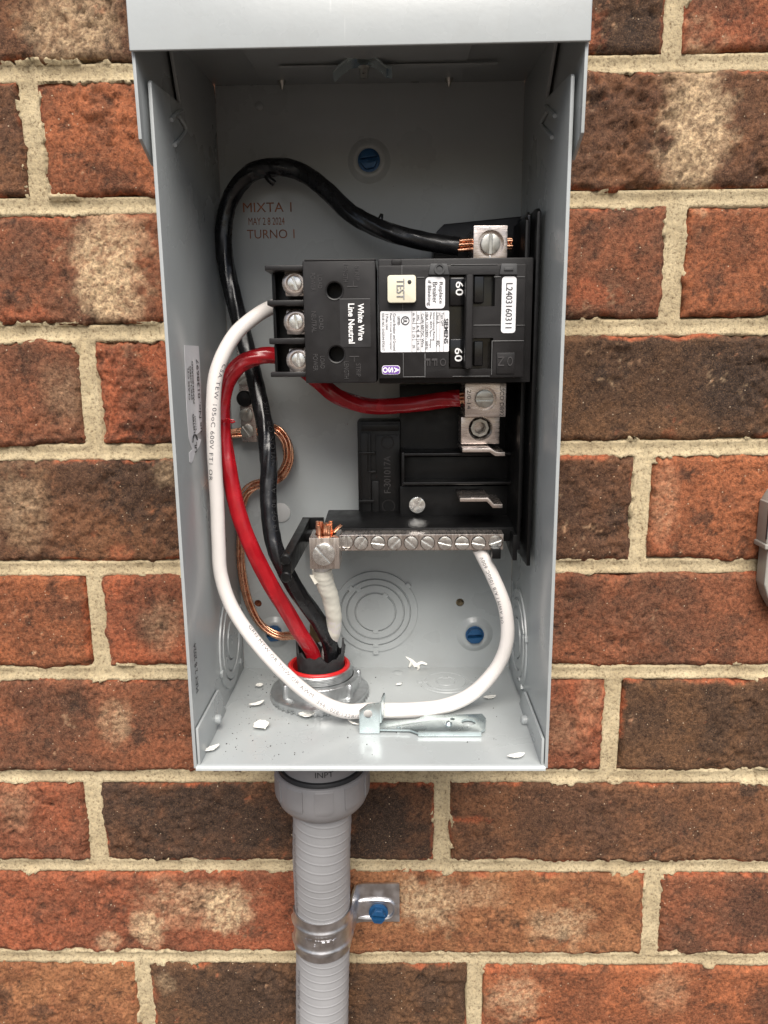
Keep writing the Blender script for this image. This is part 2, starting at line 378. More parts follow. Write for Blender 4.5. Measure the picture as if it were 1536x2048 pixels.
# ------------------------------------------------------------------ the brick wall
def _hash(ix, iy, s):
    h = (ix.astype(np.int64)*374761393 + iy.astype(np.int64)*668265263 + s*974711) & 0x7fffffff
    h = ((h ^ (h >> 13))*1274126177) & 0x7fffffff
    return ((h ^ (h >> 16)) & 0xffff)/65535.0
def vnoise(x, y, s):
    ix, iy = np.floor(x), np.floor(y); fx, fy = x-ix, y-iy
    fx = fx*fx*fx*(fx*(fx*6-15)+10); fy = fy*fy*fy*(fy*(fy*6-15)+10)
    a, b, c, d = _hash(ix, iy, s), _hash(ix+1, iy, s), _hash(ix, iy+1, s), _hash(ix+1, iy+1, s)
    return (a*(1-fx)+b*fx)*(1-fy)+(c*(1-fx)+d*fx)*fy
def fbm(x, y, s, oct_=4, gain=0.5):
    t = 0; a = 1; n = 0
    for o in range(oct_):
        t = t + a*vnoise(x*2**o+17.3*o, y*2**o+9.1*o, s+o); n += a; a *= gain
    return t/n
def sstep(a, b, x):
    t = np.clip((x-a)/(b-a), 0, 1); return t*t*(3-2*t)

JOINT_Y = [(145, 118), (408, 398), (667, 650), (907, 893), (1136, 1135), (1348, 1345), (1556, 1552), (1736, 1732), (1921, 1917)]
ZJ = [(at(100, a, 0).z + at(1450, b, 0).z)/2 for a, b in JOINT_Y]
ZJ = [ZJ[0]+0.0667] + ZJ + [ZJ[-1]-0.0655, ZJ[-1]-0.131]
BL = 0.2195                                    # brick plus joint
SEEN = {0: (1350, 50), 1: (62, 270), 2: (1348, 530), 3: (179, 790), 4: (1283, 1020), 5: (193, 1240), 6: (1224, 1440), 7: (190, 1640), 8: (1304, 1830), 9: (290, 1990)}
MH = 0.0046                                    # half bed joint
MV = 0.0055                                    # half upright joint
PAL = {}   # (row, px at the middle) -> two tones
def P2(a, b): return (np.array(ph(*a)), np.array(ph(*b)))
RED = P2((150, 88, 62), (112, 72, 56)); ORG = P2((172, 98, 62), (138, 80, 54)); BRN = P2((126, 84, 60), (96, 66, 52))
DRK = P2((78, 58, 50), (104, 70, 52)); TAN = P2((168, 112, 76), (138, 86, 58)); BRD = P2((164, 88, 60), (132, 76, 56)); UMB = P2((110, 78, 56), (82, 60, 48))
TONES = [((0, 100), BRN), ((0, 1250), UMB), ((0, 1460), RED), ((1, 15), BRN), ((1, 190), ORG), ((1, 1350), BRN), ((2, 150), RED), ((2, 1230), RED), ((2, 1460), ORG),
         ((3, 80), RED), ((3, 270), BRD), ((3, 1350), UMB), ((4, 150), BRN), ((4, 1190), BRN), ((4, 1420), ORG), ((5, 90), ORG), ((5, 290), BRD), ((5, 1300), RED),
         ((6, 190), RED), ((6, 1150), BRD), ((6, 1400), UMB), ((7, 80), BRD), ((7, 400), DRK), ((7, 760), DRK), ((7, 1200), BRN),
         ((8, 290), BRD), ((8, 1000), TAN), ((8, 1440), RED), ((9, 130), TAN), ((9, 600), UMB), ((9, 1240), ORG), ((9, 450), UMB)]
def W(px, py): p = at(px, py, 0); return p.x, p.z
def patch(L): return [(W(a, b), c/3400, d/3100, s) for a, b, c, d, s in L]
CREAM = patch([(215, 545, 75, 105, .95), (240, 480, 60, 50, .6), (150, 60, 95, 65, .6), (205, 30, 40, 40, .4), (1392, 250, 62, 125, .95), (1360, 170, 40, 40, .4), (455, 1820, 62, 62, .95), (295, 1855, 42, 48, .85), (385, 1800, 130, 60, .45),
               (215, 1880, 30, 30, .5), (850, 1805, 90, 62, .72), (900, 1790, 120, 40, .4), (1120, 1850, 75, 55, .5), (1030, 1990, 70, 70, .5), (1330, 1980, 60, 60, .25), (45, 1010, 55, 90, .3), (330, 1250, 50, 60, .25),
               (235, 1440, 40, 50, .4), (330, 1960, 25, 30, .3), (1180, 1400, 30, 50, .22), (1130, 1460, 60, 60, .15), (30, 1610, 50, 60, .2), (330, 940, 30, 30, .35), (1330, 1000, 30, 80, .25), (130, 790, 60, 60, .16)])
DARKP = patch([(290, 950, 120, 100, .9), (160, 960, 60, 60, .6), (330, 1060, 40, 60, .4), (1470, 760, 90, 110, .85), (1500, 690, 80, 30, .7), (1330, 700, 120, 30, .3), (760, 1640, 90, 90, .95), (420, 1600, 170, 60, .45), (540, 1640, 80, 90, .6),  # patch just right of the conduit paints in the box's soft shadow
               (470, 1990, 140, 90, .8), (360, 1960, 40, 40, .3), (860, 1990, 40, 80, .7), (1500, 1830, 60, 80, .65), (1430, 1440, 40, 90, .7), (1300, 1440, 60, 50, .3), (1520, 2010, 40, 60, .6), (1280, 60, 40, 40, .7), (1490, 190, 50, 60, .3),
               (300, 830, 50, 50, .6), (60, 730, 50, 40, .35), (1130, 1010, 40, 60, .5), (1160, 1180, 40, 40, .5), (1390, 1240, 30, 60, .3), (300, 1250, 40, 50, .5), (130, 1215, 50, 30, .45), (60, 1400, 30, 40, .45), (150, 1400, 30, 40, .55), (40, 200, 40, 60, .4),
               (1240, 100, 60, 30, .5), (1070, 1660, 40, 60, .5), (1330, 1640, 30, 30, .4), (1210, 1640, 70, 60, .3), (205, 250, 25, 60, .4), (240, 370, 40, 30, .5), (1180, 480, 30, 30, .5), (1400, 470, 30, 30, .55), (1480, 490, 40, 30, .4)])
ORANGE = patch([(980, 1562, 110, 12, .9), (930, 1640, 50, 10, .8), (890, 1625, 20, 12, .6), (60, 1885, 80, 40, .4), (1180, 590, 60, 30, .5), (1030, 1980, 50, 40, .4), (300, 1990, 20, 40, .4), (240, 1150, 30, 60, .5), (250, 1310, 60, 30, .6), (1330, 1000, 30, 120, .5),
                (330, 720, 40, 40, .4), (220, 780, 20, 80, .5), (60, 640, 60, 20, .5), (1170, 60, 40, 60, .5), (1480, 60, 60, 40, .3), (990, 1930, 40, 30, .6)])
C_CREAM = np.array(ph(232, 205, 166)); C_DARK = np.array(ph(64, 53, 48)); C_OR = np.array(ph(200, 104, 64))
def rows_x(r):
    px, py = SEEN[r]; x = at(px, py, 0).x; xs = []
    k0 = math.floor((-0.30-x)/BL); 
    for k in range(k0-2, k0+8): xs.append(x+k*BL)
    return [v for v in xs if -0.66 < v < 0.70]
wall_lab = 'weathered red and brown brick wall with sandy cream mortar joints behind the panel'
# mortar bed: one sheet, recessed in the joints and squeezed over some brick edges
X0, X1, Z0, Z1 = -0.46, 0.48, ZJ[-1]+0.02, ZJ[0]+0.01
nx, nz = int((X1-X0)/0.0014), int((Z1-Z0)/0.0014)
gx, gz = np.meshgrid(np.linspace(X0, X1, nx), np.linspace(Z0, Z1, nz))
dist = np.full(gx.shape, 1.0)
for i, z in enumerate(ZJ): dist = np.minimum(dist, np.abs(gz-z)-MH)
for r in range(10):
    zt, zb = ZJ[r], ZJ[r+1]; inrow = (gz < zt) & (gz > zb)
    for x in rows_x(r):
        d = np.abs(gx-x)-MV; dist = np.where(inrow, np.minimum(dist, d), dist)
n_lo = fbm(gx*25, gz*25, 3, 3); n_mid = fbm(gx*130, gz*130, 5, 3); n_hi = fbm(gx*600, gz*600, 8, 3)
inside = sstep(0.0006, -0.003, dist)
Yj = 0.0026 - 0.0010*sstep(-0.006, 0.0, dist) + (n_mid-0.5)*0.0012 + (n_hi-0.5)*0.0011 + (n_lo-0.5)*0.002
smear = sstep(0.54, 0.66, n_lo*0.55+n_mid*0.45)*sstep(0.0032, 0.0008, dist+(n_hi-0.5)*0.005)*(dist > -0.0005)
Ym = np.where(dist < 0.0003, Yj, 0.0075)
Ym = Ym*(1-smear) + smear*(-0.0004+(n_hi-0.5)*0.0016)
V = np.stack([gx, Ym, gz], -1).reshape(-1, 3)
idx = np.arange(nx*nz).reshape(nz, nx)
F = np.stack([idx[:-1, :-1], idx[:-1, 1:], idx[1:, 1:], idx[1:, :-1]], -1).reshape(-1, 4)
wall = link('brick_wall', fast_mesh('brick_wall', V, F), M['mortar'])
tag(wall, wall_lab, 'brick wall')

def brick(r, xa, xb, sd_):
    zt, zb = ZJ[r]-MH, ZJ[r+1]+MH; xa += MV; xb -= MV
    cx_, cz_ = (xa+xb)/2, (zt+zb)/2
    step = 0.00125 if (xb > -0.27 and xa < 0.29) else 0.003
    n1, n2 = max(8, int((xb-xa)/step)), max(8, int((zt-zb)/step))
    u, v = np.meshgrid(np.linspace(0, 1, n1), np.linspace(0, 1, n2))
    x = xa+u*(xb-xa); z = zb+v*(zt-zb)
    wob = lambda t, s: (fbm(t*55, t*0+s*3.3, 11+s, 3)-0.5)*0.0042 + (fbm(t*420, t*0+s*1.7, 31+s, 2)-0.5)*0.0016
    x = x + (1-u)**6*wob(z, sd_*4+1) + u**6*wob(z, sd_*4+2)
    z = z + (1-v)**4*wob(x, sd_*4+3) + v**4*wob(x, sd_*4+4)
    rng = random.Random(sd_*77+5)
    tilt = (rng.random()-.5)*0.0022
    ro = 0.5+rng.random()
    big = fbm(x*38, z*38, sd_*9+1, 3)-0.5; mid = fbm(x*150, z*150, sd_*9+2, 4, 0.6)-0.5; fine = fbm(x*600, z*600, sd_*9+3, 3, 0.6)-0.5
    rough = 0.35+1.5*sstep(0.45, 0.66, fbm(x*22, z*22, sd_*9+6, 2))*ro
    crack = 1-np.abs(2*fbm(x*45, z*70, sd_*9+4, 3)-1); crack = sstep(0.972, 0.998, crack)*sstep(0.5, 0.68, fbm(x*14, z*14, sd_*9+5, 2))
    h = big*0.0022 + mid*0.0030*rough + fine*0.0016*(0.5+rough*0.6) - crack*0.0016 + tilt*(v-0.5)*2
    e = np.minimum(np.minimum(u*(xb-xa), (1-u)*(xb-xa)), np.minimum(v*(zt-zb), (1-v)*(zt-zb)))
    h = h - 0.0022*(1-sstep(0, 0.0028, e+(mid)*0.002))
    Y = -h - 0.0006
    # colours of the fired face, pits darkened, box shadow painted into one dark patch
    pxm = None; best = None
    for (rr, px), t in TONES:
        if rr != r: continue
        X_ = at(px, SEEN[r][1], 0).x; dd = 0 if xa <= X_ <= xb else min(abs(X_-xa), abs(X_-xb))
        if best is None or dd < best[0]: best = (dd, t)
    ta, tb = best[1]
    c1 = fbm(x*30, z*30, sd_*5+50, 4); c2 = fbm(x*110, z*110, sd_*5+60, 4, 0.65); c3 = fbm(x*500, z*500, sd_*5+70, 3, .7)
    k = sstep(0.36, 0.64, c1*0.55+c2*0.45)[..., None]
    col = ta*(1-k)+tb*k
    col = col*(0.64+0.72*c3[..., None])*(0.80+0.40*c2[..., None])*np.array((1.22, 1.23, 1.14))
    def blob(P, noise):
        m = np.zeros_like(x)
        for (px_, pz_), rx, rz, s in P:
            d = np.sqrt(((x-px_)/rx)**2+((z-pz_)/rz)**2)
            m = np.maximum(m, s*sstep(1.15, 0.50, d+(noise-0.5)*2.0))
        return m
    nD = c2*0.7+c3*0.3
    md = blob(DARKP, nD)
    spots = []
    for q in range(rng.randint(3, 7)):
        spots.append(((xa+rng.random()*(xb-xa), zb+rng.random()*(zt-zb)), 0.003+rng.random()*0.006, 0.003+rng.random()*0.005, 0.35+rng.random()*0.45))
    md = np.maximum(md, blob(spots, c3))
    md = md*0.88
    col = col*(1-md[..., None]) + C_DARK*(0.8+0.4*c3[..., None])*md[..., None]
    mo = np.maximum(blob(ORANGE, nD), sstep(0.70, 0.80, c2*0.6+c3*0.4)*0.5)
    mo = np.maximum(mo, sstep(0.0020, 0.0004, e+(c2-0.45)*0.006)*sstep(0.45, 0.6, fbm(x*35, z*35, sd_*5+80, 2))*0.9)
    col = col*(1-mo[..., None]) + C_OR*mo[..., None]
    mc = np.clip(blob(CREAM, nD)*(0.48+0.75*sstep(0.40, 0.56, c2*0.35+c3*0.65)), 0, 1)
    mc = np.maximum(mc, sstep(0.66, 0.78, c1*0.3+c3*0.4+c2*0.3)*0.45)
    col = col*(1-mc[..., None]) + C_CREAM*mc[..., None]
    mp = sstep(-0.18, -0.29, mid+fine*0.4)*0.6
    col = col*(1-mp[..., None]) + C_DARK*0.7*mp[..., None]
    lum = (col@np.array((0.3, 0.55, 0.15)))[..., None]
    col = (col*0.85 + lum*np.array((1.28, 1.0, 0.80))*0.15)*np.array((1.10, 1.05, 0.98))
    Vf = np.stack([x, Y, z], -1)
    # sides: run back into the joint
    ring = [(0, j) for j in range(n1)] + [(i, n1-1) for i in range(1, n2)] + [(n2-1, j) for j in range(n1-2, -1, -1)] + [(i, 0) for i in range(n2-2, 0, -1)]
    ri = np.array([a*n1+b for a, b in ring])
    base = Vf.reshape(-1, 3); sk = base[ri].copy(); sk[:, 1] = 0.012
    sk[:, 0] = cx_+(sk[:, 0]-cx_)*1.0005; VV = np.vstack([base, sk]); cc = np.vstack([col.reshape(-1, 3), col.reshape(-1, 3)[ri]])
    id_ = np.arange(n1*n2).reshape(n2, n1)
    F1 = np.stack([id_[:-1, :-1], id_[:-1, 1:], id_[1:, 1:], id_[1:, :-1]], -1).reshape(-1, 4)
    s0 = n1*n2+np.arange(len(ri)); F2 = np.stack([ri, s0, np.roll(s0, -1), np.roll(ri, -1)], -1)
    me = fast_mesh('brick', VV, np.vstack([F1, F2]))
    a = me.attributes.new('col', 'FLOAT_COLOR', 'POINT')
    a.data.foreach_set('color', np.hstack([np.clip(cc, 0.002, 1), np.ones((len(cc), 1))]).astype(np.float32).ravel())
    link('brick', me, M['brick'], wall)
seed = 0
for r in range(10):
    xs = rows_x(r)
    for xa, xb in zip(xs[:-1], xs[1:]):
        seed += 1
        if xb < -0.40 or xa > 0.42: continue
        if 1 <= r <= 5 and xa > -0.078 and xb < 0.078: continue        # wholly behind the enclosure
        brick(r, xa, xb, seed)

# ------------------------------------------------------------------ the enclosure
YB, YF, HW, TH = -0.0035, -0.1125, 0.0789, 0.0015
ZT = 0.3171
enc = empty('electrical_enclosure', (0, YB, 0), 'open grey steel electrical enclosure mounted on the brick wall', 'electrical box')
def cut(o, cutters):
    for i, c in enumerate(cutters):
        md = o.modifiers.new('b%d' % i, 'BOOLEAN'); md.operation = 'DIFFERENCE'; md.object = c; md.solver = 'EXACT'
    dg = bpy.context.evaluated_depsgraph_get(); dg.update()
    me = bpy.data.meshes.new_from_object(o.evaluated_get(dg)); o.modifiers.clear(); o.data = me
    for c in cutters: bpy.data.objects.remove(c)
    smooth(me)
bp_ = box('back_panel', -HW, HW, YB, YB+0.0012, -0.0005, ZT+0.0005, M['paint'], enc, b=0)
cs = []
for px, py, r in ((516, 1207, 0.0022), (920, 1205, 0.0024)):
    p = at(px, py, YB); cs.append(lathe('c', [(r, -0.01), (r, 0.01)], p, (0, -1, 0), None, seg=20))
cut(bp_, cs)
# side panels, front top corner cut away under the hood
for s, A, B, Cc in ((-1, (300, 166), (362, 208), (338, 100)), (1, (1143, 146), (1090, 200), (1118, 95))):
    a = onx(*A, s*HW); b = onx(*B, s*HW); c = onx(*Cc, s*HW)
    poly = [(s*HW, YB, -TH), (s*HW, YF, -TH), (s*HW, YF, 0.2836), (s*HW, YF+0.0012, 0.2848), (s*HW, b.y, b.z), (s*HW, c.y, ZT), (s*HW, YB, ZT)]
    prism('side_panel', poly, (s*TH, 0, 0), M['paint'], enc, b=0.00035)
# floor of the box: plate with a soft front bend
prof = []
for k in range(7):
    t = math.radians(90*k/6); prof.append((YF-0.0008+0.0022-0.0022*math.sin(t), 0.0-0.0022+0.0022*math.cos(t)))
poly = [(0, YB, 0)] + [(0, y, z) for y, z in prof] + [(0, YF+0.0002, -0.0023), (0, YF+0.0010, -0.0022), (0, YF+0.0014, -0.0016), (0, YB, -0.0014)]
prism('bottom_panel', [(-HW-0.0004, y, z) for _, y, z in poly], (2*HW+0.0008, 0, 0), M['paint'], enc, b=0)
# corner tabs of the bottom panel, riveted to the sides
for s, fb, ft, bt in ((-1, (394, 1531), (391, 1468), (439, 1379)), (1, (1080, 1531), (1081, 1471), (1047, 1383))):
    X = s*(HW-0.0016)
    f = onx(*ft, X); b = onx(*bt, X)
    fz = max(0.006, min(0.02, f.z)); 
    poly = [(X, YF+0.0006, 0.0), (X, YF+0.0006, fz), (X, b.y-0.001, b.z+0.0004), (X, b.y+0.002, b.z-0.001), (X, b.y+0.012, 0.0)]
    prism('corner_tab', poly, (s*0.0013, 0, 0), M['paint'], enc, b=0.0004)
    rp = onx(432, 1438, X) if s < 0 else onx(1053, 1440, X)
    lathe('rivet', [(0.0024, 0), (0.0024, 0.0018), (0.0018, 0.0026), (0, 0.0027)], rp, (-s, 0, 0), M['paint'], enc, seg=16)
# knockouts: pressed rings held by small bridges
def knockout(c, axis, radii, bridges, e=0.0005):
    prof = []; R = sorted(radii, reverse=True); g = 0.00035
    prof.append((R[0]+0.0007, 0.00005))
    for i, r in enumerate(R):
        hi = e*(1.0 if i % 2 == 0 else 1.5)
        prof += [(r+0.0002, 0.00006), (r-g+0.0001, 0.00006), (r-g-0.0001, hi)]
        nxt = R[i+1] if i+1 < len(R) else 0
        prof.append((nxt+0.0006 if nxt else 0.0, hi))
    ko = lathe('knockout', prof, c, axis, M['paint'], enc, seg=56, ang=20)
    u, v, a = basis(axis); c = Vector(c)
    for r, ang in bridges:
        t = math.radians(ang); d = u*math.cos(t)+v*math.sin(t); q = a.cross(d)
        p = c + d*r
        bm = bmesh.new(); hw, hl, h = 0.0016, 0.0013, e*1.6
        add_prism(bm, [p+q*hw+d*hl, p+q*hw-d*hl, p-q*hw-d*hl, p-q*hw+d*hl], a*h, 0.00025)
        from_bm('bridge', bm, M['paint'], ko)
    return ko
kb = at(751, 1223, YB)
u_, v_, a_ = basis((0, -1, 0))
knockout(kb, (0, -1, 0), (0.0250, 0.0203, 0.0166, 0.0117), [(0.0117, 270), (0.0203, 270), (0.025, 270), (0.0185, 45), (0.0203, 135), (0.0117, 60), (0.0166, 125), (0.025, 40)], 0.0010)
kf = onz(892, 1364, 0); rk = (onz(944, 1364, 0).x-onz(839, 1364, 0).x)/2
knockout(kf, (0, 0, 1), (rk, rk*0.78, rk*0.36), [(rk, 90), (rk*0.78, 270), (rk, 270), (rk*.36, 180)], 0.0004)
for s, c0, top, bot in ((-1, (452, 1282), (456, 1174), (448, 1371)), (1, (1040, 1268), (1037, 1174), (1047, 1369))):
    X = s*HW; c = onx(*c0, X)
    Yk = -0.0345; zc = 0.0305
    knockout((X, Yk, zc), (-s, 0, 0), (0.0272, 0.0218, 0.0172, 0.0110), [(0.0272, 200), (0.0218, 30), (0.0272, 20), (0.0172, 200), (0.0218, 300), (0.0272, 310)], 0.0009)
# small dimples and plugged hole
p = at(518, 212, YB); lathe('weld_mark', [(0.0022, 0), (0.0018, 0.0003), (0, 0.0004)], p, (0, -1, 0), M['paint'], enc, seg=18)
p = at(562, 1025, YB); lathe('hole_plug', [(0.0056, 0), (0.0055, 0.0009), (0.0050, 0.0012), (0, 0.0013)], p, (0, -1, 0), M['plug'], enc, seg=28)
p = onz(795, 1345, 0); lathe('weld_mark', [(0.0032, 0), (0.0027, 0.0003), (0, 0.0004)], p, (0, 0, 1), M['paint'], enc, seg=18)
# dished bosses round the three mounting screws
SCR = [((738, 322), 0.0112), ((549, 1264), 0.0098), ((949, 1268), 0.0108)]
for (px, py), r in SCR:
    p = at(px, py, YB)
    lathe('mounting_boss', [(r, 0), (r-0.0008, 0.0003), (r-0.0026, 0.0017), (r-0.0040, 0.0021), (r-0.0052, 0.0019), (r-0.0058, 0.0012), (0, 0.0012)], p, (0, -1, 0), M['paint'], enc, seg=40, ang=60)
# hood
hood = prism('hood_lip', [(-0.0832, -0.1226, 0.2909), (0.0834, -0.1226, 0.2917), (0.0834, -0.1226, 0.3090), (-0.0832, -0.1226, 0.3090)], (0, 0.0014, 0), M['paint'], enc, b=0.0006, seg=3)
prism('hood_hem', [(-0.0828, -0.1211, 0.2930), (-0.0828, -0.1196, 0.2932), (-0.0828, -0.1196, 0.3015), (-0.0828, -0.1211, 0.3015)], (0.1656, 0, 0), M['paint'], enc)
prism('hood_top', [(-0.0832, YB, ZT+0.0002), (-0.0832, -0.1211, 0.3073), (-0.0832, -0.1226, 0.3092), (-0.0832, YB, ZT+0.002)], (0.1664, 0, 0), M['paint'], enc)
for s in (-1, 1):
    poly = [(s*0.0819, -0.1211, 0.3072), (s*0.0819, -0.1192, 0.2622), (s*0.0819, -0.1060, 0.2560), (s*0.0819, -0.07, 0.2560), (s*0.0819, YB, 0.2560), (s*0.0819, YB, ZT)]
    prism('hood_side', poly, (s*0.0013, 0, 0), M['paint'], enc, b=0.0003)
# ceiling plates inside the hood, with the lapped edge and screw points
prism('ceiling_lap', [(-0.0525, -0.010, 0.3157), (-0.0525, -0.075, 0.3100), (0.046, -0.075, 0.3100), (0.046, -0.010, 0.3157)], (0, 0, 0.0009), M['paint'], enc)
prism('ceiling_rib', [(-0.04, -0.040, 0.3122), (-0.04, -0.0455, 0.3118), (-0.04, -0.0455, 0.3112), (-0.04, -0.040, 0.3114)], (0.10, 0, 0), M['paint'], enc)
for px, py in ((563, 143), (898, 147)):
    p = at(px, py, -0.016); lathe('screw_point', [(0.0021, 0), (0.0019, 0.0015), (0.0004, 0.0046), (0, 0.0047)], (p.x, p.y, 0.3158), (0, 0, -1), M['dull'], enc, seg=14)
# spring clip hanging under the hood
pts = [(668, 166), (674, 160), (690, 146), (706, 137), (728, 134), (746, 135), (764, 148), (772, 155), (784, 157)]
path = spline([at(a, b, -0.044) for a, b in pts], 5)
bm = bmesh.new(); rows_ = []
for p in path:
    rows_.append([bm.verts.new((p.x, p.y+dy, p.z+dz)) for dy, dz in ((0, 0), (-0.0085, 0.0012), (-0.0085, 0.0022), (0, 0.001))])
for i in range(len(rows_)-1):
    for k in range(4): bm.faces.new((rows_[i][k], rows_[i][(k+1) % 4], rows_[i+1][(k+1) % 4], rows_[i+1][k]))
bm.faces.new(rows_[0]); bm.faces.new(rows_[-1][::-1])
clip = from_bm('spring_clip', bm, M['zinc'], enc)
p = at(728, 138, -0.047); lathe('clip_post', [(0.0028, 0), (0.0028, 0.001), (0.0022, 0.0012), (0.0018, 0.005), (0, 0.0052)], (p.x, p.y, p.z+0.0008), (0, 0, -1), M['dull'], clip, seg=16)
# lanced latch hooks on the side panels
for s, L in ((-1, [[(343, 240), (352, 228), (363, 221)], [(350, 290), (362, 276), (371, 262), (368, 248), (358, 233)]]),
             (1, [[(1110, 232), (1100, 222), (1091, 212)], [(1104, 275), (1092, 262), (1083, 250), (1086, 238), (1094, 224)]])):
    bm = bmesh.new()
    for q in L:
        pp = [onx(a, b, s*(HW-0.0008)) for a, b in q]; add_tube(bm, spline(pp, 6), 0.0009, 8)
    from_bm('latch_hook', bm, M['paint'], enc)
# stamped print on the back panel
for txt, x0, y0, x1, y1, bd in (('MIXTA 1', 486, 405, 583, 424, 0.0), ('MAY 2 8 2024', 497, 435, 569, 450, 0.0), ('TURNO 1', 494, 459, 589, 477, 0.0)):
    a, b = at(x0, (y0+y1)/2, YB-0.0002), at(x1, (y0+y1)/2, YB-0.0002); c = (a+b)/2; h = at(x0, y0, YB).z-at(x0, y1, YB).z
    text_obj('stamped_print', txt, M['rust'], enc, c, (1, 0, 0), (0, 0, 1), (b-a).length, h, bd)
# ink stamp low on the left panel, reading upwards
a, b = onx(392, 1388, -HW), onx(391, 1284, -HW)
text_obj('stamped_print', 'MAY 2 8 2024', M['ink'], enc, Vector((-HW+0.0002, (a.y+b.y)/2, (a.z+b.z)/2)), (0, 0, 1), (0, -1, 0), abs(b.z-a.z), 0.0042)
# torn certification sticker on the left panel
XS = -HW+0.00015
def sp(px, py): q = onx(px, py, XS); return (XS, q.y, q.z)
poly = [sp(*q) for q in ((368, 690), (397, 692), (399, 720), (404, 850), (403, 860), (397, 866), (391, 870), (393, 876), (402, 879), (398, 893), (389, 908), (386, 920), (382, 927), (379, 924), (378, 905), (384, 899), (379, 884), (377, 874), (373, 820))]
stk = prism('torn_sticker', poly, (0.00012, 0, 0), M['label'], enc, b=0)
def stext(txt, px0, py0, px1, py1, h, bold=0.0, m='ink'):
    a, b = onx(px0, py0, XS), onx(px1, py1, XS); c = (a+b)/2; c.x = XS+0.0003
    d = b-a; d.x = 0; v = Vector((1, 0, 0)).cross(d).normalized(); v = -v if v.y > 0 else v
    text_obj('print', txt, M[m], stk, c, d, v, d.length, h, bold)
stext('CLASS CTL', 378, 800, 375, 733, 0.0024, 0.02)
stext('ENCLOSED', 383, 799, 379, 732, 0.0024, 0.02)
stext('PANELBOARD', 387, 807, 383, 722, 0.0024, 0.02)
stext('LISTED', 388, 866, 385, 828, 0.0028, 0.03)
stext('E10703', 391, 860, 389, 832, 0.0018)
stext('ue No. 0138697', 401, 864, 393, 718, 0.0040)
q = onx(389, 888, XS); bm = bmesh.new()
for k in range(15):
    pass
pts = [Vector((XS+0.0003, q.y+0.0042*math.cos(math.radians(t)), q.z+0.0042*math.sin(math.radians(t)))) for t in range(20, 165, 12)]
add_tube(bm, pts, 0.0004, 6); from_bm('mark_arc', bm, M['ink'], stk)
stext('UL', 391, 905, 390, 884, 0.004, 0.03)

# ------------------------------------------------------------------ screws
def add_screw(bm, c, r, h, ang, axis=(0, -1, 0), hexa=False, slot=0.2):
    u, v, a = basis(axis); c = Vector(c); th = math.radians(ang)
    d = u*math.cos(th)+v*math.sin(th); q = a.cross(d)
    add_lathe(bm, [(r, 0), (r, h*0.5), (r*0.98, h*0.55), (0, h*0.55)] if not hexa else [(r*1.28, 0), (r*1.28, h*0.14), (r, h*0.2), (0, h*0.55)], c, axis, 28)
    sw = r*slot
    for sgn in (-1, 1):
        pts = []; t0 = math.asin(sw/r); n = 12
        for k in range(n+1):
            t = t0 + (math.pi-2*t0)*k/n
            rr = r
            if hexa:
                tt = (t % (math.pi/3))-math.pi/6; rr = r*0.90/math.cos(tt)
            pts.append((rr*math.cos(t), max(sw, rr*math.sin(t))))
        P = [c + d*x + q*(y*sgn) + a*(h*0.1 if hexa else h*0.5) for x, y in pts]
        add_prism(bm, P, a*(h*0.9 if hexa else h*0.5), r*0.07, 2)
def screw(name, c, r, h, ang, m, parent, axis=(0, -1, 0), hexa=False, slot=0.2):
    bm = bmesh.new(); add_screw(bm, c, r, h, ang, axis, hexa, slot); return from_bm(name, bm, M[m], parent, ang=30)
for i, ((px, py), _) in enumerate(SCR):
    lab = ['blue slotted masonry screw in the shaded upper back of the box', 'blue masonry screw low at left, half hidden behind the copper wire', 'blue slotted masonry screw low at right beside the white wire loop'][i]
    o = screw('masonry_screw', at(px, py, YB-0.0010), 0.0047, 0.0042, [8, 5, 3][i], 'blue', None, hexa=True)
    tag(o, lab, 'screw', 'blue screws holding the enclosure')

# ------------------------------------------------------------------ panel interior: black base with lugs and stabs
base = empty('panel_interior', at(900, 1050, -0.004), 'black plastic panelboard interior with metal lugs on the right of the box', 'panel interior')
YBS = -0.022
x0, x1, z0, z1 = rect(716, 842, 800, 1052, YBS)
bm = bmesh.new()
pbox('side_plate', 716, 842, 801, 1052, YBS, YB-0.0002, M['black'], base, 0.0008)
for a in ((722, 848, 798, 862, 0.0012), (722, 866, 742, 1046, 0.0014), (752, 870, 800, 1044, 0.0008), (744, 962, 758, 1040, 0.0020), (718, 904, 750, 909, 0.0028), (718, 1000, 748, 1006, 0.0028), (736, 942, 752, 946, 0.002), (734, 866, 738, 942, 0.0018)):
    pbox('plate_rib', a[0], a[1], a[2], a[3], YBS-a[4], YBS+0.001, M['black'], base, 0.0004)
for px, py in ((775, 885), (777, 1012)):
    lathe('moulded_ring', [(0.0036, 0), (0.0036, 0.0005), (0.0030, 0.0005), (0.0030, 0.0)], at(px, py, YBS-0.0008), (0, -1, 0), M['gblack'], base, seg=28, close=True)
a, b = at(775, 986, YBS-0.0009), at(774, 912, YBS-0.0009)
text_obj('moulded_lettering', 'F-301017A', M['emboss'], base, (a+b)/2, (0, 0, 1), (-1, 0, 0), (b-a).length, 0.0036, 0.0, 0.0003)
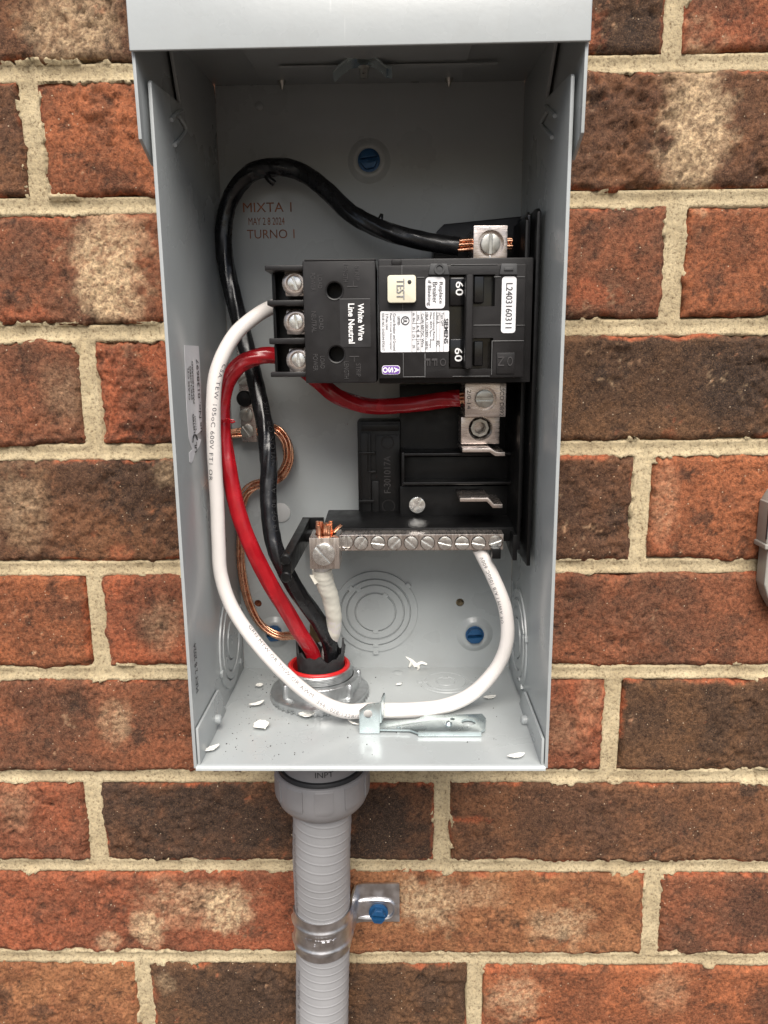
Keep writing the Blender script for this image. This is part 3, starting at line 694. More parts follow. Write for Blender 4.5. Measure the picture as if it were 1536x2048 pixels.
# moulded floor, walls between the bays
pbox('base_floor', 800, 770, 1046, 1056, -0.020, YB-0.0002, M['black'], base, 0.0005)
pbox('bay_wall', 806, 906, 1040, 912, -0.040, -0.019, M['black'], base, 0.0005)
pbox('bay_block', 806, 913, 1030, 964, -0.030, -0.019, M['black'], base, 0.0005)
pbox('bay_wall', 806, 964, 1040, 970, -0.042, -0.019, M['black'], base, 0.0005)
pbox('bay_post', 803, 905, 809, 972, -0.0405, -0.019, M['black'], base, 0.0005)
pbox('bay_floor', 800, 972, 1036, 1044, -0.032, -0.019, M['black'], base, 0.0006)
poly = [at(*q, -0.030) for q in ((868, 520), (868, 478), (874, 462), (888, 448), (1046, 432), (1062, 430), (1062, 520))]
prism('upper_barrier', poly, (0, 0.024, 0), M['black'], base, 0.0006)
# right hand fins standing along the enclosure wall
def fin(name, pxs, Yf, X, th, m='black'):
    pts = []
    a = at(*pxs[0], Yf).z; b = at(*pxs[1], Yf).z
    prism(name, [(X, Yf, b), (X, Yf, a-0.002), (X, Yf+0.004, a), (X, -0.02, a+0.001), (X, YB, a-0.004), (X, YB, b)], (th, 0, 0), M[m], base, 0.0004)
fin('side_fin', ((1083, 413), (1036, 1132)), -0.074, 0.0748, 0.0018)
fin('side_fin', ((1068, 430), (1032, 1100)), -0.066, 0.0712, 0.0016)
fin('fin_rib', ((1076, 420), (1030, 1040)), -0.060, 0.0731, 0.0014, 'gloss')
# round screw holding the base
screw('base_screw', at(834, 1009, -0.0325), 0.0043, 0.0022, 65, 'steel', base, slot=0.16)
# lugs
def lug(px0, py0, px1, py1, Yf, Yb, cpx, cpy, rh, rs, ang, extra=None):
    o = pbox('lug', px0, py0, px1, py1, Yf, Yb, M['lug'], base, 0.0003)
    c = at(cpx, cpy, Yf)
    cut(o, [lathe('c', [(rh, -0.004), (rh, 0.01)], c, (0, -1, 0), None, seg=32)])
    o.data.materials.clear(); o.data.materials.append(M['lug'])
    screw('lug_screw', c+Vector((0, 0.0028, 0)), rs, 0.0020, ang, 'dull', o, slot=0.15)
    return o
l1 = lug(947, 451, 1015, 522, -0.058, -0.032, 982, 487, 0.0060, 0.0045, 90)
pbox('lug_seam', 979, 451, 981, 461, -0.0583, -0.057, M['steel'], l1, 0.0001)
pbox('lug_seam', 979, 511, 981, 520, -0.0583, -0.057, M['steel'], l1, 0.0001)
l2 = lug(930, 766, 1012, 834, -0.062, -0.036, 970, 798, 0.0055, 0.0043, 0)
def ltext(o, txt, px, py0, py1, h, Y, m='ink'):
    a, b = at(px, py0, Y), at(px, py1, Y)
    text_obj('stamp', txt, M[m], o, (a+b)/2, (0, 0, -1), (1, 0, 0), (b-a).length, h, 0.0)
ltext(l2, '2/0-14', 938, 780, 818, 0.0019, -0.0622); ltext(l2, 'ILSCO D892', 1004, 768, 832, 0.0019, -0.0622)
# lower lug body, with an empty wire hole
o = pbox('lug_body', 922, 834, 999, 888, -0.046, -0.030, M['lug'], base, 0.0003)
c = at(961, 857, -0.046)
cut(o, [lathe('c', [(0.0042, -0.013), (0.0046, -0.004), (0.0062, 0.0005), (0.0062, 0.004)], c, (0, -1, 0), None, seg=32)])
o.data.materials.clear(); o.data.materials.append(M['lug'])
lathe('thread_ring', [(0.0046, -0.003), (0.0046, -0.008), (0.0030, -0.008), (0.0032, -0.003)], c, (0, -1, 0), M['dull'], o, seg=8, close=True)
# bus stabs
for (ax, ay, bx, by, dz) in ((925, 897, 1010, 912, 0), (920, 996, 1005, 1016, 0)):
    Yf = -0.058; p0 = at(ax, ay, Yf); p1 = at(bx, by, Yf); xm = p0.x+(p1.x-p0.x)*0.66
    bm = bmesh.new(); t = 0.0019
    poly = [(p0.x, Yf, p0.z), (xm, Yf, p0.z), (xm+0.003, Yf, p1.z+t), (p1.x, Yf, p1.z+t), (p1.x, Yf, p1.z), (xm+0.0024, Yf, p1.z), (xm-0.0006, Yf, p0.z-t), (p0.x, Yf, p0.z-t)]
    add_prism(bm, poly, (0, 0.030, 0), 0.0002)
    from_bm('bus_stab', bm, M['lug'], base)
# shelf and arms that carry the neutral bar
YN = -0.064
zt_ = at(800, 1069, YN).z; xl, xr = at(690, 1069, YN).x, at(1012, 1069, YN).x
zb_ = at(800, 1046, -0.022).z
prism('shelf', [(xl-0.012, -0.020, zt_+0.0035), (xl-0.012, YN+0.009, zt_+0.0012), (xl-0.012, YN+0.009, zt_-0.006), (xl-0.012, -0.020, zt_-0.006)], (xr-xl+0.022, 0, 0), M['black'], base, 0.0005)
# left arm standing out towards the front
a0 = at(604, 1036, -0.006); a1 = at(640, 1036, -0.006)
prism('arm', [(a0.x, -0.006, a0.z), (a0.x, -0.086, a0.z-0.0005), (a0.x, -0.086, a0.z-0.0105), (a0.x, -0.006, a0.z-0.013)], (0.0045, 0, 0), M['black'], base, 0.0008)
prism('arm_foot', [(a0.x, -0.0055, a0.z), (a1.x+0.002, -0.0055, a0.z), (a1.x+0.002, -0.0055, a0.z-0.012), (a0.x, -0.0055, a0.z-0.012)], (0, 0.0018, 0), M['black'], base, 0.0003)
box('arm_tie', a0.x, xl, -0.030, -0.022, a0.z-0.008, a0.z-0.003, M['black'], base, 0.0005)
for dz in (0.0014, 0.0098):
    lathe('arm_tip', [(0.0026, 0), (0.0026, 0.0022), (0.0020, 0.0028), (0, 0.0028)], (a0.x+0.0022, -0.0855, a0.z-dz-0.0006), (0, -1, 0), M['black'], base, seg=18)
b0 = at(1008, 1085, -0.05)
prism('bracket', [(b0.x+0.002, -0.015, zt_), (b0.x+0.002, -0.066, zt_), (b0.x+0.002, -0.066, zt_-0.013), (b0.x+0.002, -0.050, zt_-0.011), (b0.x+0.002, -0.015, zt_-0.004)], (0.0022, 0, 0), M['black'], base, 0.0004)
pbox('retainer', 984, 1098, 1002, 1118, YN-0.004, YN+0.006, M['black'], base, 0.0004)

# ------------------------------------------------------------------ neutral bar
nb = empty('neutral_bar', at(820, 1100, YN), 'plated neutral terminal bar with a row of slotted screws', 'terminal bar')
bar = pbox('bar', 652, 1069, 1007, 1101, YN, YN+0.009, M['bar'], nb, 0.0003)
bx = [692, 722, 756, 789, 822, 855, 890, 924, 957, 992]
cs = [lathe('c', [(0.0037, -0.004), (0.0037, 0.004)], at(x, 1085.5, YN), (0, -1, 0), None, seg=24) for x in bx]
cut(bar, cs); bar.data.materials.clear(); bar.data.materials.append(M['bar'])
angs = [90, 60, -8, 50, -45, -35, -14, 0, -10, 20]
for i, x in enumerate(bx):
    dy = [0.0030, 0.0003, 0.0006, 0.0002, 0.0004, 0.0003, 0.0003, 0.0003, 0.0002, 0.0036][i]
    screw('terminal_screw', at(x, 1085.5, YN)+Vector((0, dy, 0)), 0.0033, 0.0016, angs[i], 'steel', bar, slot=0.16)
nl = pbox('neutral_lug', 619, 1076, 679, 1138, -0.076, -0.058, M['bar'], nb, 0.0003)
c = at(649, 1107, -0.076); lx0, lx1, lz0, lz1 = rect(619, 1076, 679, 1138, -0.076)
cut(nl, [lathe('c', [(0.0053, -0.012), (0.0053, 0.001)], ((lx0+lx1)/2, -0.0675, lz1), (0, 0, 1), None, seg=28)])
nl.data.materials.clear(); nl.data.materials.append(M['bar'])
screw('lug_screw', at(648, 1108, -0.076), 0.0053, 0.0022, -50, 'steel', nl, slot=0.10)

# ------------------------------------------------------------------ ground bar on the back wall
gb = empty('ground_bar', at(495, 880, YB), 'small vertical ground bar on the back panel behind the red and black wires', 'terminal bar')
gbar = prism('bar', [at(474, 700, -0.013), at(505, 700, -0.013), at(514, 884, -0.013), at(484, 884, -0.013)], (0, 0.0092, 0), M['lug'], gb, 0.0003)
for (px, py, a) in ((485, 728, 60), (488, 758, 40), (493, 830, 60), (495, 862, -55)):
    screw('terminal_screw', at(px, py, -0.0130), 0.0036, 0.0013, a, 'dull', gbar, slot=0.14)
lathe('mounting_screw', [(0.0044, 0), (0.0044, 0.0014), (0.0034, 0.0026), (0, 0.0028)], at(490, 797, -0.013), (0, -1, 0), M['black'], gbar, seg=24)

# ------------------------------------------------------------------ circuit breaker
br = empty('circuit_breaker', at(830, 760, -0.03), 'black two pole ground fault breaker with white test button and labels', 'circuit breaker')
YM, YS = -0.083, -0.0765          # front of the case, front of its skirt
bx0, bx1, bz0, bz1 = rect(757, 516, 1064, 766, YS)
skirt = box('case', bx0, bx1, YS, -0.034, bz0, bz1, M['gblack'], br, 0.0008)
mx0, mx1, mz0, mz1 = rect(757, 529, 1050, 756, YM)
face = box('face', mx0, mx1, YM, YS+0.004, mz0, mz1, M['gblack'], br, 0.0007)
cs = []
for q in ((898, 549, 990, 613), (898, 676, 986, 738), (898, 549, 936, 738)):
    c0, c1, d0, d1 = rect(*q, YM); cs.append(box('c', c0, c1, YM-0.003, YM+0.0062, d0, d1, None, None, 0))
cut(face, cs); face.data.materials.clear(); face.data.materials.append(M['gblack'])
pbox('slot_floor', 896, 547, 992, 740, YM+0.0060, YM+0.0068, M['gloss'], br, 0)
# handles joined by the tie bar
for q in ((900, 555, 930, 611), (900, 678, 930, 735)):
    pbox('handle_block', *q, YM+0.0012, YM+0.0062, M['gloss'], br, 0.0006)
handle = pbox('handle_tie', 931, 547, 946, 738, YM-0.0065, YM+0.004, M['gblack'], br, 0.0009, 3)
for q in ((948, 552, 968, 606), (948, 682, 966, 732)):
    pbox('handle', *q, YM+0.001, YM+0.006, M['gloss'], handle, 0.0007, 3)
def vtext(parent, txt, px, py0, py1, wpx, Y, m, bold=0.0, rise=0.0, name='print', align='CENTER', space=1.0):
    """print that reads downwards; the letters' tops point right"""
    a, b = at(px, py0, Y), at(px, py1, Y); hh = at(px+wpx/2, (py0+py1)/2, Y).x-at(px-wpx/2, (py0+py1)/2, Y).x
    c = (a+b)/2
    return text_obj(name, txt, M[m], parent, c, (0, 0, -1), (1, 0, 0), (b-a).length, hh, bold, rise, align, space)
vtext(br, '60', 919, 563, 591, 15, YM+0.0010, 'white', 0.01); vtext(br, '60', 917, 696, 723, 15, YM+0.0010, 'white', 0.01)
# test button
tb = rplate('test_button', 775, 550, 832, 605, YM-0.0036, 0.006, 0.0012, M['ivory'], br, 0.0005)
vtext(tb, 'TEST', 801, 557, 598, 16, YM-0.0037, 'palink', 0, 0.0003, 'moulded_lettering')
lathe('indicator', [(0.0009, 0), (0.0007, 0.0003), (0, 0.0004)], at(819, 564, YM-0.0036), (0, -1, 0), M['ink'], tb, seg=12)
# white stickers
st = rplate('sticker', 851, 554, 890, 617, YM-0.0002, 0.0003, 0.0016, M['label'], br)
for t, px, a, b in (('Replace', 881, 564, 607), ('Breaker', 870, 564, 606), ('if Blinking', 858, 561, 611)): vtext(st, t, px, a, b, 9.5, YM-0.0004, 'ink')
st = rplate('sticker', 1003, 553, 1032, 666, YM-0.0002, 0.0003, 0.0014, M['label'], br)
vtext(st, 'L2403160311', 1018, 566, 656, 13, YM-0.0004, 'ink')
pl = rplate('sticker', 764, 731, 800, 749, YM-0.0002, 0.0003, 0.0012, M['white'], br)
rplate('sticker_field', 765, 732, 799, 748, YM-0.00035, 0.0002, 0.0010, M['purple'], pl)
for t, px in (('A', 793), ('S', 781.5), ('O', 770.5)): vtext(pl, t, px, 734.5, 745.5, 10, YM-0.0005, 'white', 0.03)
# rating label
rl = rplate('rating_label', 761, 622, 898, 704, YM-0.0002, 0.0003, 0.0006, M['label'], br)
YL = YM-0.0004
def rtext(t, px, py0, py1, w=6.5, bold=0.0, m='ink'): vtext(rl, t, px, py0, py1, w, YL, m, bold)
rtext('SIEMENS', 892.5, 637, 687, 8, 0.025)
rtext('Type QPF', 884, 625, 652, 6); rtext('Class A', 876, 625, 647, 6); rtext('40C', 876, 680, 693, 6)
rtext('Interrupting Rating', 867.5, 625, 681, 5.5); rtext('Max. RMS Sym. Amps.', 861, 625, 697, 5.5); rtext('10kA 120/240V~ 60Hz', 854, 625, 699, 5.5)
rtext('Cu/Al 60/75C Wire', 845.5, 627, 694, 5.5)
for a, b, px in (('AWG', (629, 641), 836.5), ('6-4', (651, 662), 836.5), ('8', (669, 674), 836.5), ('14-10', (682, 700), 836.5), ('in. lbs.', (626, 645), 828), ('35', (653, 659), 828), ('25', (668, 675), 828), ('20', (689, 696), 828)): rtext(a, px, b[0], b[1], 5)
def line(px0, py0, px1, py1): pbox('rule', px0, py0, px1, py1, YL+0.0001, YL+0.00025, M['ink'], rl, 0)
for x in (887.5, 879.5, 872.5, 850.5, 841.5, 833, 823.5): line(x, 623, x+0.8, 703.5)
for y in (646, 663, 679): line(823.5, y, 842, y+0.8)
c = at(810.5, 641, YL); lathe('mark_ring', [(0.00185, 0), (0.00185, 0.0001), (0.0015, 0.0001), (0.0015, 0)], c, (0, -1, 0), M['ink'], rl, seg=28, close=True)
rtext('UL', 810.5, 636.5, 646, 8, 0.02); rtext('LISTED', 797.5, 633, 650, 5, 0.02)
rtext('Circuit Breaker and Ground', 789, 627, 701, 5.5); rtext('Fault Circuit Interrupter', 781.5, 627, 700, 5.5); rtext('2 Pole Unit', 774, 627, 660, 5.5); rtext('ISSUE NO. 0102544 E92617', 766.5, 626, 701, 5)
# moulded tabs with O and I, seams, ON and OFF
tO = prism('marked_tab', [at(*q, YM-0.0012) for q in ((861, 527), (894, 527), (899, 549), (857, 549))], (0, 0.004, 0), M['tab'], br, 0.0003)
lathe('raised_circle', [(0.0023, 0), (0.0023, 0.0006), (0.0015, 0.0006), (0.0015, 0)], at(879, 538, YM-0.0012), (0, -1, 0), M['tab'], tO, seg=24, close=True)
tI = prism('marked_tab', [at(*q, YM-0.0012) for q in ((1003, 527), (1034, 527), (1035, 549), (999, 549))], (0, 0.004, 0), M['tab'], br, 0.0003)
pbox('raised_bar', 1009, 535, 1027, 541, YM-0.0018, YM-0.001, M['tab'], tI, 0.0002)
def ridge(*q): pbox('moulded_ridge', *q, YM-0.0004, YM+0.0006, M['seam'], br, 0.0002)
for q in ((947, 649.5, 1002, 651), (1033, 650, 1050, 651), (988, 553, 1002, 554.5), (1034, 553, 1050, 554.5), (984, 681, 1048, 682.5), (803, 530, 804.5, 549), (849, 707, 851, 755), (806, 706, 807.2, 754), (806, 753, 851, 754.3), (834, 554, 849, 555.5), (983, 682, 984.5, 750), (905, 752, 980, 753), (805, 606, 806, 621), (902, 528.5, 996, 529.6)): ridge(*q)
pbox('recess_plate', 993, 705, 1030, 748, YM-0.0006, YM+0.001, M['gblack'], br, 0.0005)
vtext(br, 'O', 1020, 713, 732, 11, YM-0.0007, 'emboss', 0, 0.0003, 'moulded_lettering'); vtext(br, 'N', 1002, 713, 732, 12, YM-0.0007, 'emboss', 0, 0.0003, 'moulded_lettering')
vtext(br, 'O', 886, 717, 732, 12, YM-0.0001, 'emboss', 0, 0.0003, 'moulded_lettering'); vtext(br, 'F', 869, 717, 732, 11, YM-0.0001, 'emboss', 0, 0.0003, 'moulded_lettering'); vtext(br, 'F', 855, 717, 732, 11, YM-0.0001, 'emboss', 0, 0.0003, 'moulded_lettering')
pbox('top_clip', 783, 518, 803, 531, YS-0.003, YS+0.003, M['gblack'], br, 0.0005)
# load block on the left
YLB = -0.0855
x0, x1, z0, z1 = rect(608, 520, 752, 766, YLB)
lb = box('load_block', x0, x1, YLB, -0.050, z0, z1, M['gblack'], br, 0.0008)
cs = [lathe('c', [(0.0034, -0.012), (0.0034, 0.004)], at(px, py, YLB), (0, -1, 0), None, seg=28) for px, py in ((669, 581), (673, 708))]
cut(lb, cs); lb.data.materials.clear(); lb.data.materials.append(M['gblack'])
for px, py in ((669, 581), (673, 708)):
    lathe('hole_rim', [(0.0041, -0.0002), (0.0040, 0.0004), (0.0035, 0.0002), (0.0034, -0.001)], at(px, py, YLB), (0, -1, 0), M['gblack'], lb, seg=32, close=True)
pbox('rim_ridge', 608, 518, 752, 521, YLB-0.0003, YLB+0.004, M['gblack'], lb, 0.0003)
wl = pbox('warning_label', 680, 598, 741, 694, YLB-0.0002, YLB+0.0001, M['blabel'], lb, 0)
pbox('label_edge', 679, 597, 740, 598.3, YLB-0.0003, YLB+0.0001, M['seam'], lb, 0)
vtext(wl, 'White Wire', 722, 607, 681, 12, YLB-0.0004, 'white', 0.022); vtext(wl, 'Line Neutral', 703, 607, 687, 12.5, YLB-0.0004, 'white', 0.022)
for t, px, a, b, w_ in (('LOAD', 640, 550, 577, 8.5), ('POWER', 626, 546, 582, 9.5), ('LOAD', 642.5, 632, 659, 8.5), ('NEUTRAL', 628, 623, 665, 9.5), ('LOAD', 645, 712, 737, 8.5), ('POWER', 631, 708, 742, 9.5),
                        ('STRIP', 714, 531, 561, 9), ('LENGTH', 691, 529, 564, 9.5), ('STRIP', 717, 727, 753, 9), ('LENGTH', 693, 723, 757, 9.5)):
    vtext(lb, t, px, a, b, w_, YLB, 'emboss', 0.0, 0.00025, 'moulded_lettering')
for q in ((694, 572, 715, 574), (699, 712, 718, 714), (706, 562, 707, 573), (708, 713, 709, 724)): pbox('moulded_mark', *q, YLB-0.0003, YLB+0.0003, M['emboss'], lb, 0)
# terminals: back wall, fins, clamps and screws
x0, x1, z0, z1 = rect(545, 540, 612, 748, -0.066)
tw = box('terminal_well', x0, x1+0.002, -0.064, -0.052, z0, z1, M['black'], br, 0.0006)
for q in ((529, 530, 607, 541), (534, 600, 609, 611), (538, 676, 610, 688), (541, 744, 613, 754)):
    pbox('terminal_fin', *q, -0.0815, -0.050, M['gblack'], br, 0.0005)
for q in ((546, 541, 551, 600), (548, 611, 553, 676), (550, 688, 555, 744)):
    pbox('terminal_wall', *q, -0.072, -0.050, M['black'], br, 0.0005)
for (px, py, a) in ((590, 567, 108), (593, 644, 100), (598, 720, 95)):
    c = at(px, py, -0.0735)
    cl = lathe('clamp', [(0.0056, 0.0), (0.0056, 0.0012), (0.0046, 0.0018), (0.0038, 0.0018), (0.0036, 0.0)], c, (0, -1, 0), M['lug'], br, seg=28, close=True)
    x0, x1, z0, z1 = c.x-0.0046, c.x+0.0060, c.z-0.0056, c.z+0.0056
    box('clamp_body', x0, x1, -0.0736, -0.0655, z0, z1, M['lug'], cl, 0.0010)
    screw('terminal_screw', c+Vector((0, -0.0003, 0)), 0.0031, 0.0016, a, 'steel', cl, slot=0.15)

# ------------------------------------------------------------------ cables
def cablepath(L, n=12): return spline([at(a, b, c) if len(q) == 3 else q for q in L for a, b, c in [q]], n)
def wobble(r, amp, fr, seed_):
    rr = random.Random(seed_); ph_ = [rr.random()*6.28 for _ in range(6)]
    def f(i, n, a):
        t = i*fr
        return r*(1+amp*(math.sin(t*0.7+ph_[0]+a)+0.7*math.sin(t*1.9+2*a+ph_[1])+0.5*math.sin(t*3.1-a*3+ph_[2])))
    return f
def twisted(r, amp, fr, seed_):
    w_ = wobble(r, amp, fr, seed_)
    return lambda i, n, a: w_(i, n, a)*(1+0.045*math.cos(7*(a-i*0.055))*(0.6+0.4*math.sin(i*0.13+seed_)))
P_BLACK = cablepath([(660, 1420, -.030), (664, 1345, -.036), (660, 1290, -.041), (642, 1250, -.046), (600, 1190, -.052), (562, 1125, -.054), (542, 1060, -.051), (537, 990, -.047), (537, 920, -.043), (531, 860, -.039), (517, 790, -.033), (497, 710, -.028), (475, 625, -.024), (455, 545, -.021), (447, 470, -.019), (460, 400, -.019), (497, 350, -.021), (548, 334, -.023), (606, 346, -.025), (655, 383, -.030), (706, 430, -.036), (775, 463, -.042), (850, 483, -.046), (918, 493, -.048)], 12)
bc = empty('black_cable', P_BLACK[0], 'thick black cable looping over the top of the box to the upper lug', 'cable')
tube('insulation', P_BLACK, 0.0043, M['blackwire'], bc, 48, twisted(0.0043, 0.018, 0.5, 1))
P_RED = cablepath([(642, 1430, -.034), (634, 1350, -.040), (624, 1305, -.043), (594, 1256, -.050), (549, 1182, -.057), (505, 1100, -.061), (474, 1015, -.061), (457, 935, -.059), (446, 870, -.056), (444, 812, -.054), (454, 765, -.052), (480, 730, -.050), (514, 714, -.048), (550, 711, -.046), (592, 726, -.043), (635, 762, -.040), (680, 795, -.040), (740, 812, -.042), (820, 809, -.047), (890, 799, -.051), (920, 796, -.052)], 12)
rc = empty('red_cable', P_RED[0], 'thick red cable passing behind the breaker to the lower lug', 'cable')
tube('insulation', P_RED, 0.0040, M['redwire'], rc, 48, twisted(0.0040, 0.010, 0.5, 2))
# bare copper ends at the lugs
def strands(parent, a, b, n, spread, r, m='copper', seed_=1, frayed=0.0):
    rr = random.Random(seed_); d = (b-a); u, v, ax = basis(d)
    for k in range(n):
        t = 2*math.pi*k/n; off = (u*math.cos(t)+v*math.sin(t))*spread*(0.5+0.5*rr.random())
        off2 = off*(1+frayed*rr.random()) + (u*(rr.random()-.5)+v*(rr.random()-.5))*frayed*0.003
        tube('strand', [a+off, a+d*0.5+off*1.05, b+off2], r, M[m], parent, 8)
for i in (0, -1): pass
strands(bc, at(906, 492, -.048), at(950, 488, -.046), 6, 0.0026, 0.0010, seed_=2)
strands(bc, at(1010, 487, -.046), at(1024, 487, -.046), 5, 0.0026, 0.0009, seed_=3)
strands(rc, at(914, 797, -.052), at(936, 796, -.050), 7, 0.0026, 0.0010, seed_=4)
# peeled nylon flap on the red cable
p = at(452, 842, -.0600)
for k, (dx, dz, l_) in enumerate(((0.0008, 0.0012, 0.0035), (0.0016, -0.0002, 0.003), (-0.002, 0.0006, 0.004))):
    tube('peel', [p+Vector((dx, 0, dz)), p+Vector((dx+0.0015, -0.001, dz-0.0006)), p+Vector((dx+0.003, -0.0006, dz+0.0008*(k-1)))], 0.0004, M['redwire'], rc, 6)
p = at(534, 352, -.027); tube('peel', [p, p+Vector((0.0015, -0.001, -0.002)), p+Vector((0.0035, 0, -0.0035))], 0.0016, M['blackwire'], bc, 8)
p = at(757, 447, -.041); tube('peel', [p, p+Vector((0.001, -0.0005, 0.002)), p+Vector((0.0016, 0, 0.0042))], 0.0012, M['blackwire'], bc, 8, lambda i, n, a: 0.0018*(1-0.8*i/n))
# faint embossed print on the black cable
text_on_wire('embossed_print', '19 OF 06  AWG  NYLON OR  IHK', M['jacket'], bc, P_BLACK, 0.0045, 0.118, 0.0028, side=-0.6, flip=False)
# white pigtail: breaker, floor of the box, neutral bar
RW = 0.0037
def RWF(t): return 0.0034+0.0005*math.exp(-((t-0.66)/0.12)**2)
WPX = [(585, 606, -.046), (548, 613, -.052), (512, 632, -.058), (468, 672, -.065), (436, 735, -.069), (427, 800, -.071), (428, 900, -.071), (434, 1000, -.070), (437, 1085, -.070), (442, 1150, -.070), (464, 1215, -.071), (508, 1280, -.073), (568, 1346, -.076)]
wp = [at(*q) for q in WPX] + [at(626, 1394, -.077), at(686, 1421, -.0755), at(745, 1421, -.072), at(826, 1420, -.0662), at(890, 1412, -.063)] + [at(*q) for q in ((946, 1386, -.061), (993, 1336, -.062), (1014, 1280, -.064), (1010, 1215, -.0635), (985, 1152, -.061), (962, 1106, -.0595), (957, 1097, -.0595))]
P_WHITE = spline(wp, 14)
wc = empty('white_cable', wp[12], 'white cable curving across the box floor up to the neutral bar', 'cable')
wob_ = wobble(1.0, 0.007, 0.3, 5)
tube('insulation', P_WHITE, RW, M['whitewire'], wc, 24, lambda i, n, a: RWF(i/n)*wob_(i, n, a))
_LW = [0.0]
for _i in range(1, len(P_WHITE)): _LW.append(_LW[-1]+(P_WHITE[_i]-P_WHITE[_i-1]).length)
_LW = np.array(_LW)/_LW[-1]
def RWT(t): return RWF(np.interp(t, _LW, np.linspace(0, 1, len(P_WHITE))))*1.012
def dist_at(path, p):
    L = 0; best = (9, 0)
    for i in range(len(path)):
        if i: L += (path[i]-path[i-1]).length
        d = (path[i]-p).length
        if d < best[0]: best = (d, L)
    return best[1]
dW = lambda px, py, Y: dist_at(P_WHITE, at(px, py, Y))
s0 = dW(446, 726, -.069); s1 = dW(446, 1110, -.070)
text_on_wire('print', 'CSA TEW 105oC 600V FT1 OR', M['greyink'], wc, P_WHITE, RWT, s0, 0.0019, side=0.75, side2=-0.75, length=(dW(437, 960, -.07)-s0))
s0 = dW(500, 1250, -.072)
text_on_wire('print', 'GRN MTW OR THW OR AWM', M['greyink'], wc, P_WHITE, RWT, s0, 0.0019, side=0.75, side2=0.1, length=dist_at(P_WHITE, at(632, 1394, -.077))-s0-0.002)
s0 = dist_at(P_WHITE, at(632, 1394, -.077))+0.001
text_on_wire('print', '344/1028/1228/1', M['palink'], wc, P_WHITE, RWT, s0, 0.0021, side=-0.15, side2=-0.75, length=dist_at(P_WHITE, at(716, 1421, -.074))-s0)
s0 = dW(1012, 1245, -.064)
text_on_wire('print', 'OR AWM I A/B 105oC 600V', M['greyink'], wc, P_WHITE, RWT, s0, 0.0019, side=0.85, side2=0.25, length=dW(964, 1112, -.060)-s0)
# neutral feeder wrapped in tape
P_NEU = cablepath([(655, 1430, -.026), (655, 1340, -.030), (660, 1290, -.038), (668, 1250, -.046), (663, 1205, -.055), (652, 1170, -.062), (645, 1146, -.066), (644, 1130, -.067)], 12)
nc = empty('taped_neutral_cable', P_NEU[0], 'white taped neutral cable rising behind the black cable into the neutral lug', 'cable')
tube('insulation', P_NEU, 0.0040, M['whitewire'], nc, 18)
bumpf = wobble(0.0046, 0.028, 0.7, 9)
tube('tape_wrap', P_NEU[30:-6], 0.0047, M['tape'], nc, 22, lambda i, n, a: bumpf(i, n, a)*(0.84+0.22*i/n)*(1+0.022*((i*0.09+a/6.28) % 1.0)))
p = at(634, 1160, -.068)
prism('tape_flag', [p+Vector((0.002, 0, 0.003)), p+Vector((-0.0035, -0.001, 0.0028)), p+Vector((-0.001, -0.001, -0.002)), p+Vector((0.002, 0, -0.0005))], (0, 0.0003, 0), M['tape'], nc, 0)
lc = Vector(((lx0+lx1)/2, -0.0675, lz1))
rr = random.Random(4)
for k in range(11):
    t = 2*math.pi*k/11*2.3; off = Vector((math.cos(t), math.sin(t)*0.9, 0))*(0.0012+0.0028*((k % 4)/3))
    top = lc+off*1.0+Vector(((rr.random()-.5)*0.0010, (rr.random()-.5)*0.001, 0.0042+rr.random()*0.0022))
    tube('strand', [lc+off+Vector((0, 0, -0.012)), lc+off, top], 0.00105, M['copper'], nc, 8)
tube('strand', [lc+Vector((0.003, 0, -0.002)), lc+Vector((0.004, -0.0005, 0.0010)), lc+Vector((0.0078, -0.001, 0.0048))], 0.0008, M['copper'], nc, 8)
# bare copper ground, strands laid together
PG = [(640, 1400, -.020), (634, 1320, -.020), (618, 1276, -.018), (590, 1272, -.016), (555, 1272, -.0135), (520, 1248, -.012), (495, 1200, -.011), (482, 1140, -.0105), (479, 1080, -.010), (480, 1030, -.010), (489, 990, -.0105), (508, 972, -.011), (536, 964, -.012), (562, 950, -.013), (577, 920, -.013), (574, 885, -.013), (556, 862, -.0125), (530, 858, -.0115), (500, 862, -.0095), (458, 866, -.0095)]
PGp = [at(*q) for q in PG]
gc_ = empty('ground_wire', PGp[0], 'bare stranded copper ground wire bending along the back to the ground bar', 'wire')
core = spline(PGp, 10)
T_, N_ = frames(core)
for k in range(7):
    pts = []
    for i, p in enumerate(core):
        a = i*0.03 + 2*math.pi*k/6; r_ = 0.0 if k == 6 else 0.0016
        fl = 1.0+0.5*math.sin(i*0.05+k*1.7)
        b_ = T_[i].cross(N_[i]); pts.append(p+(N_[i]*math.cos(a)+b_*math.sin(a))*r_*fl)
    tube('strand', pts, 0.00074, M['copper'], gc_, 8)

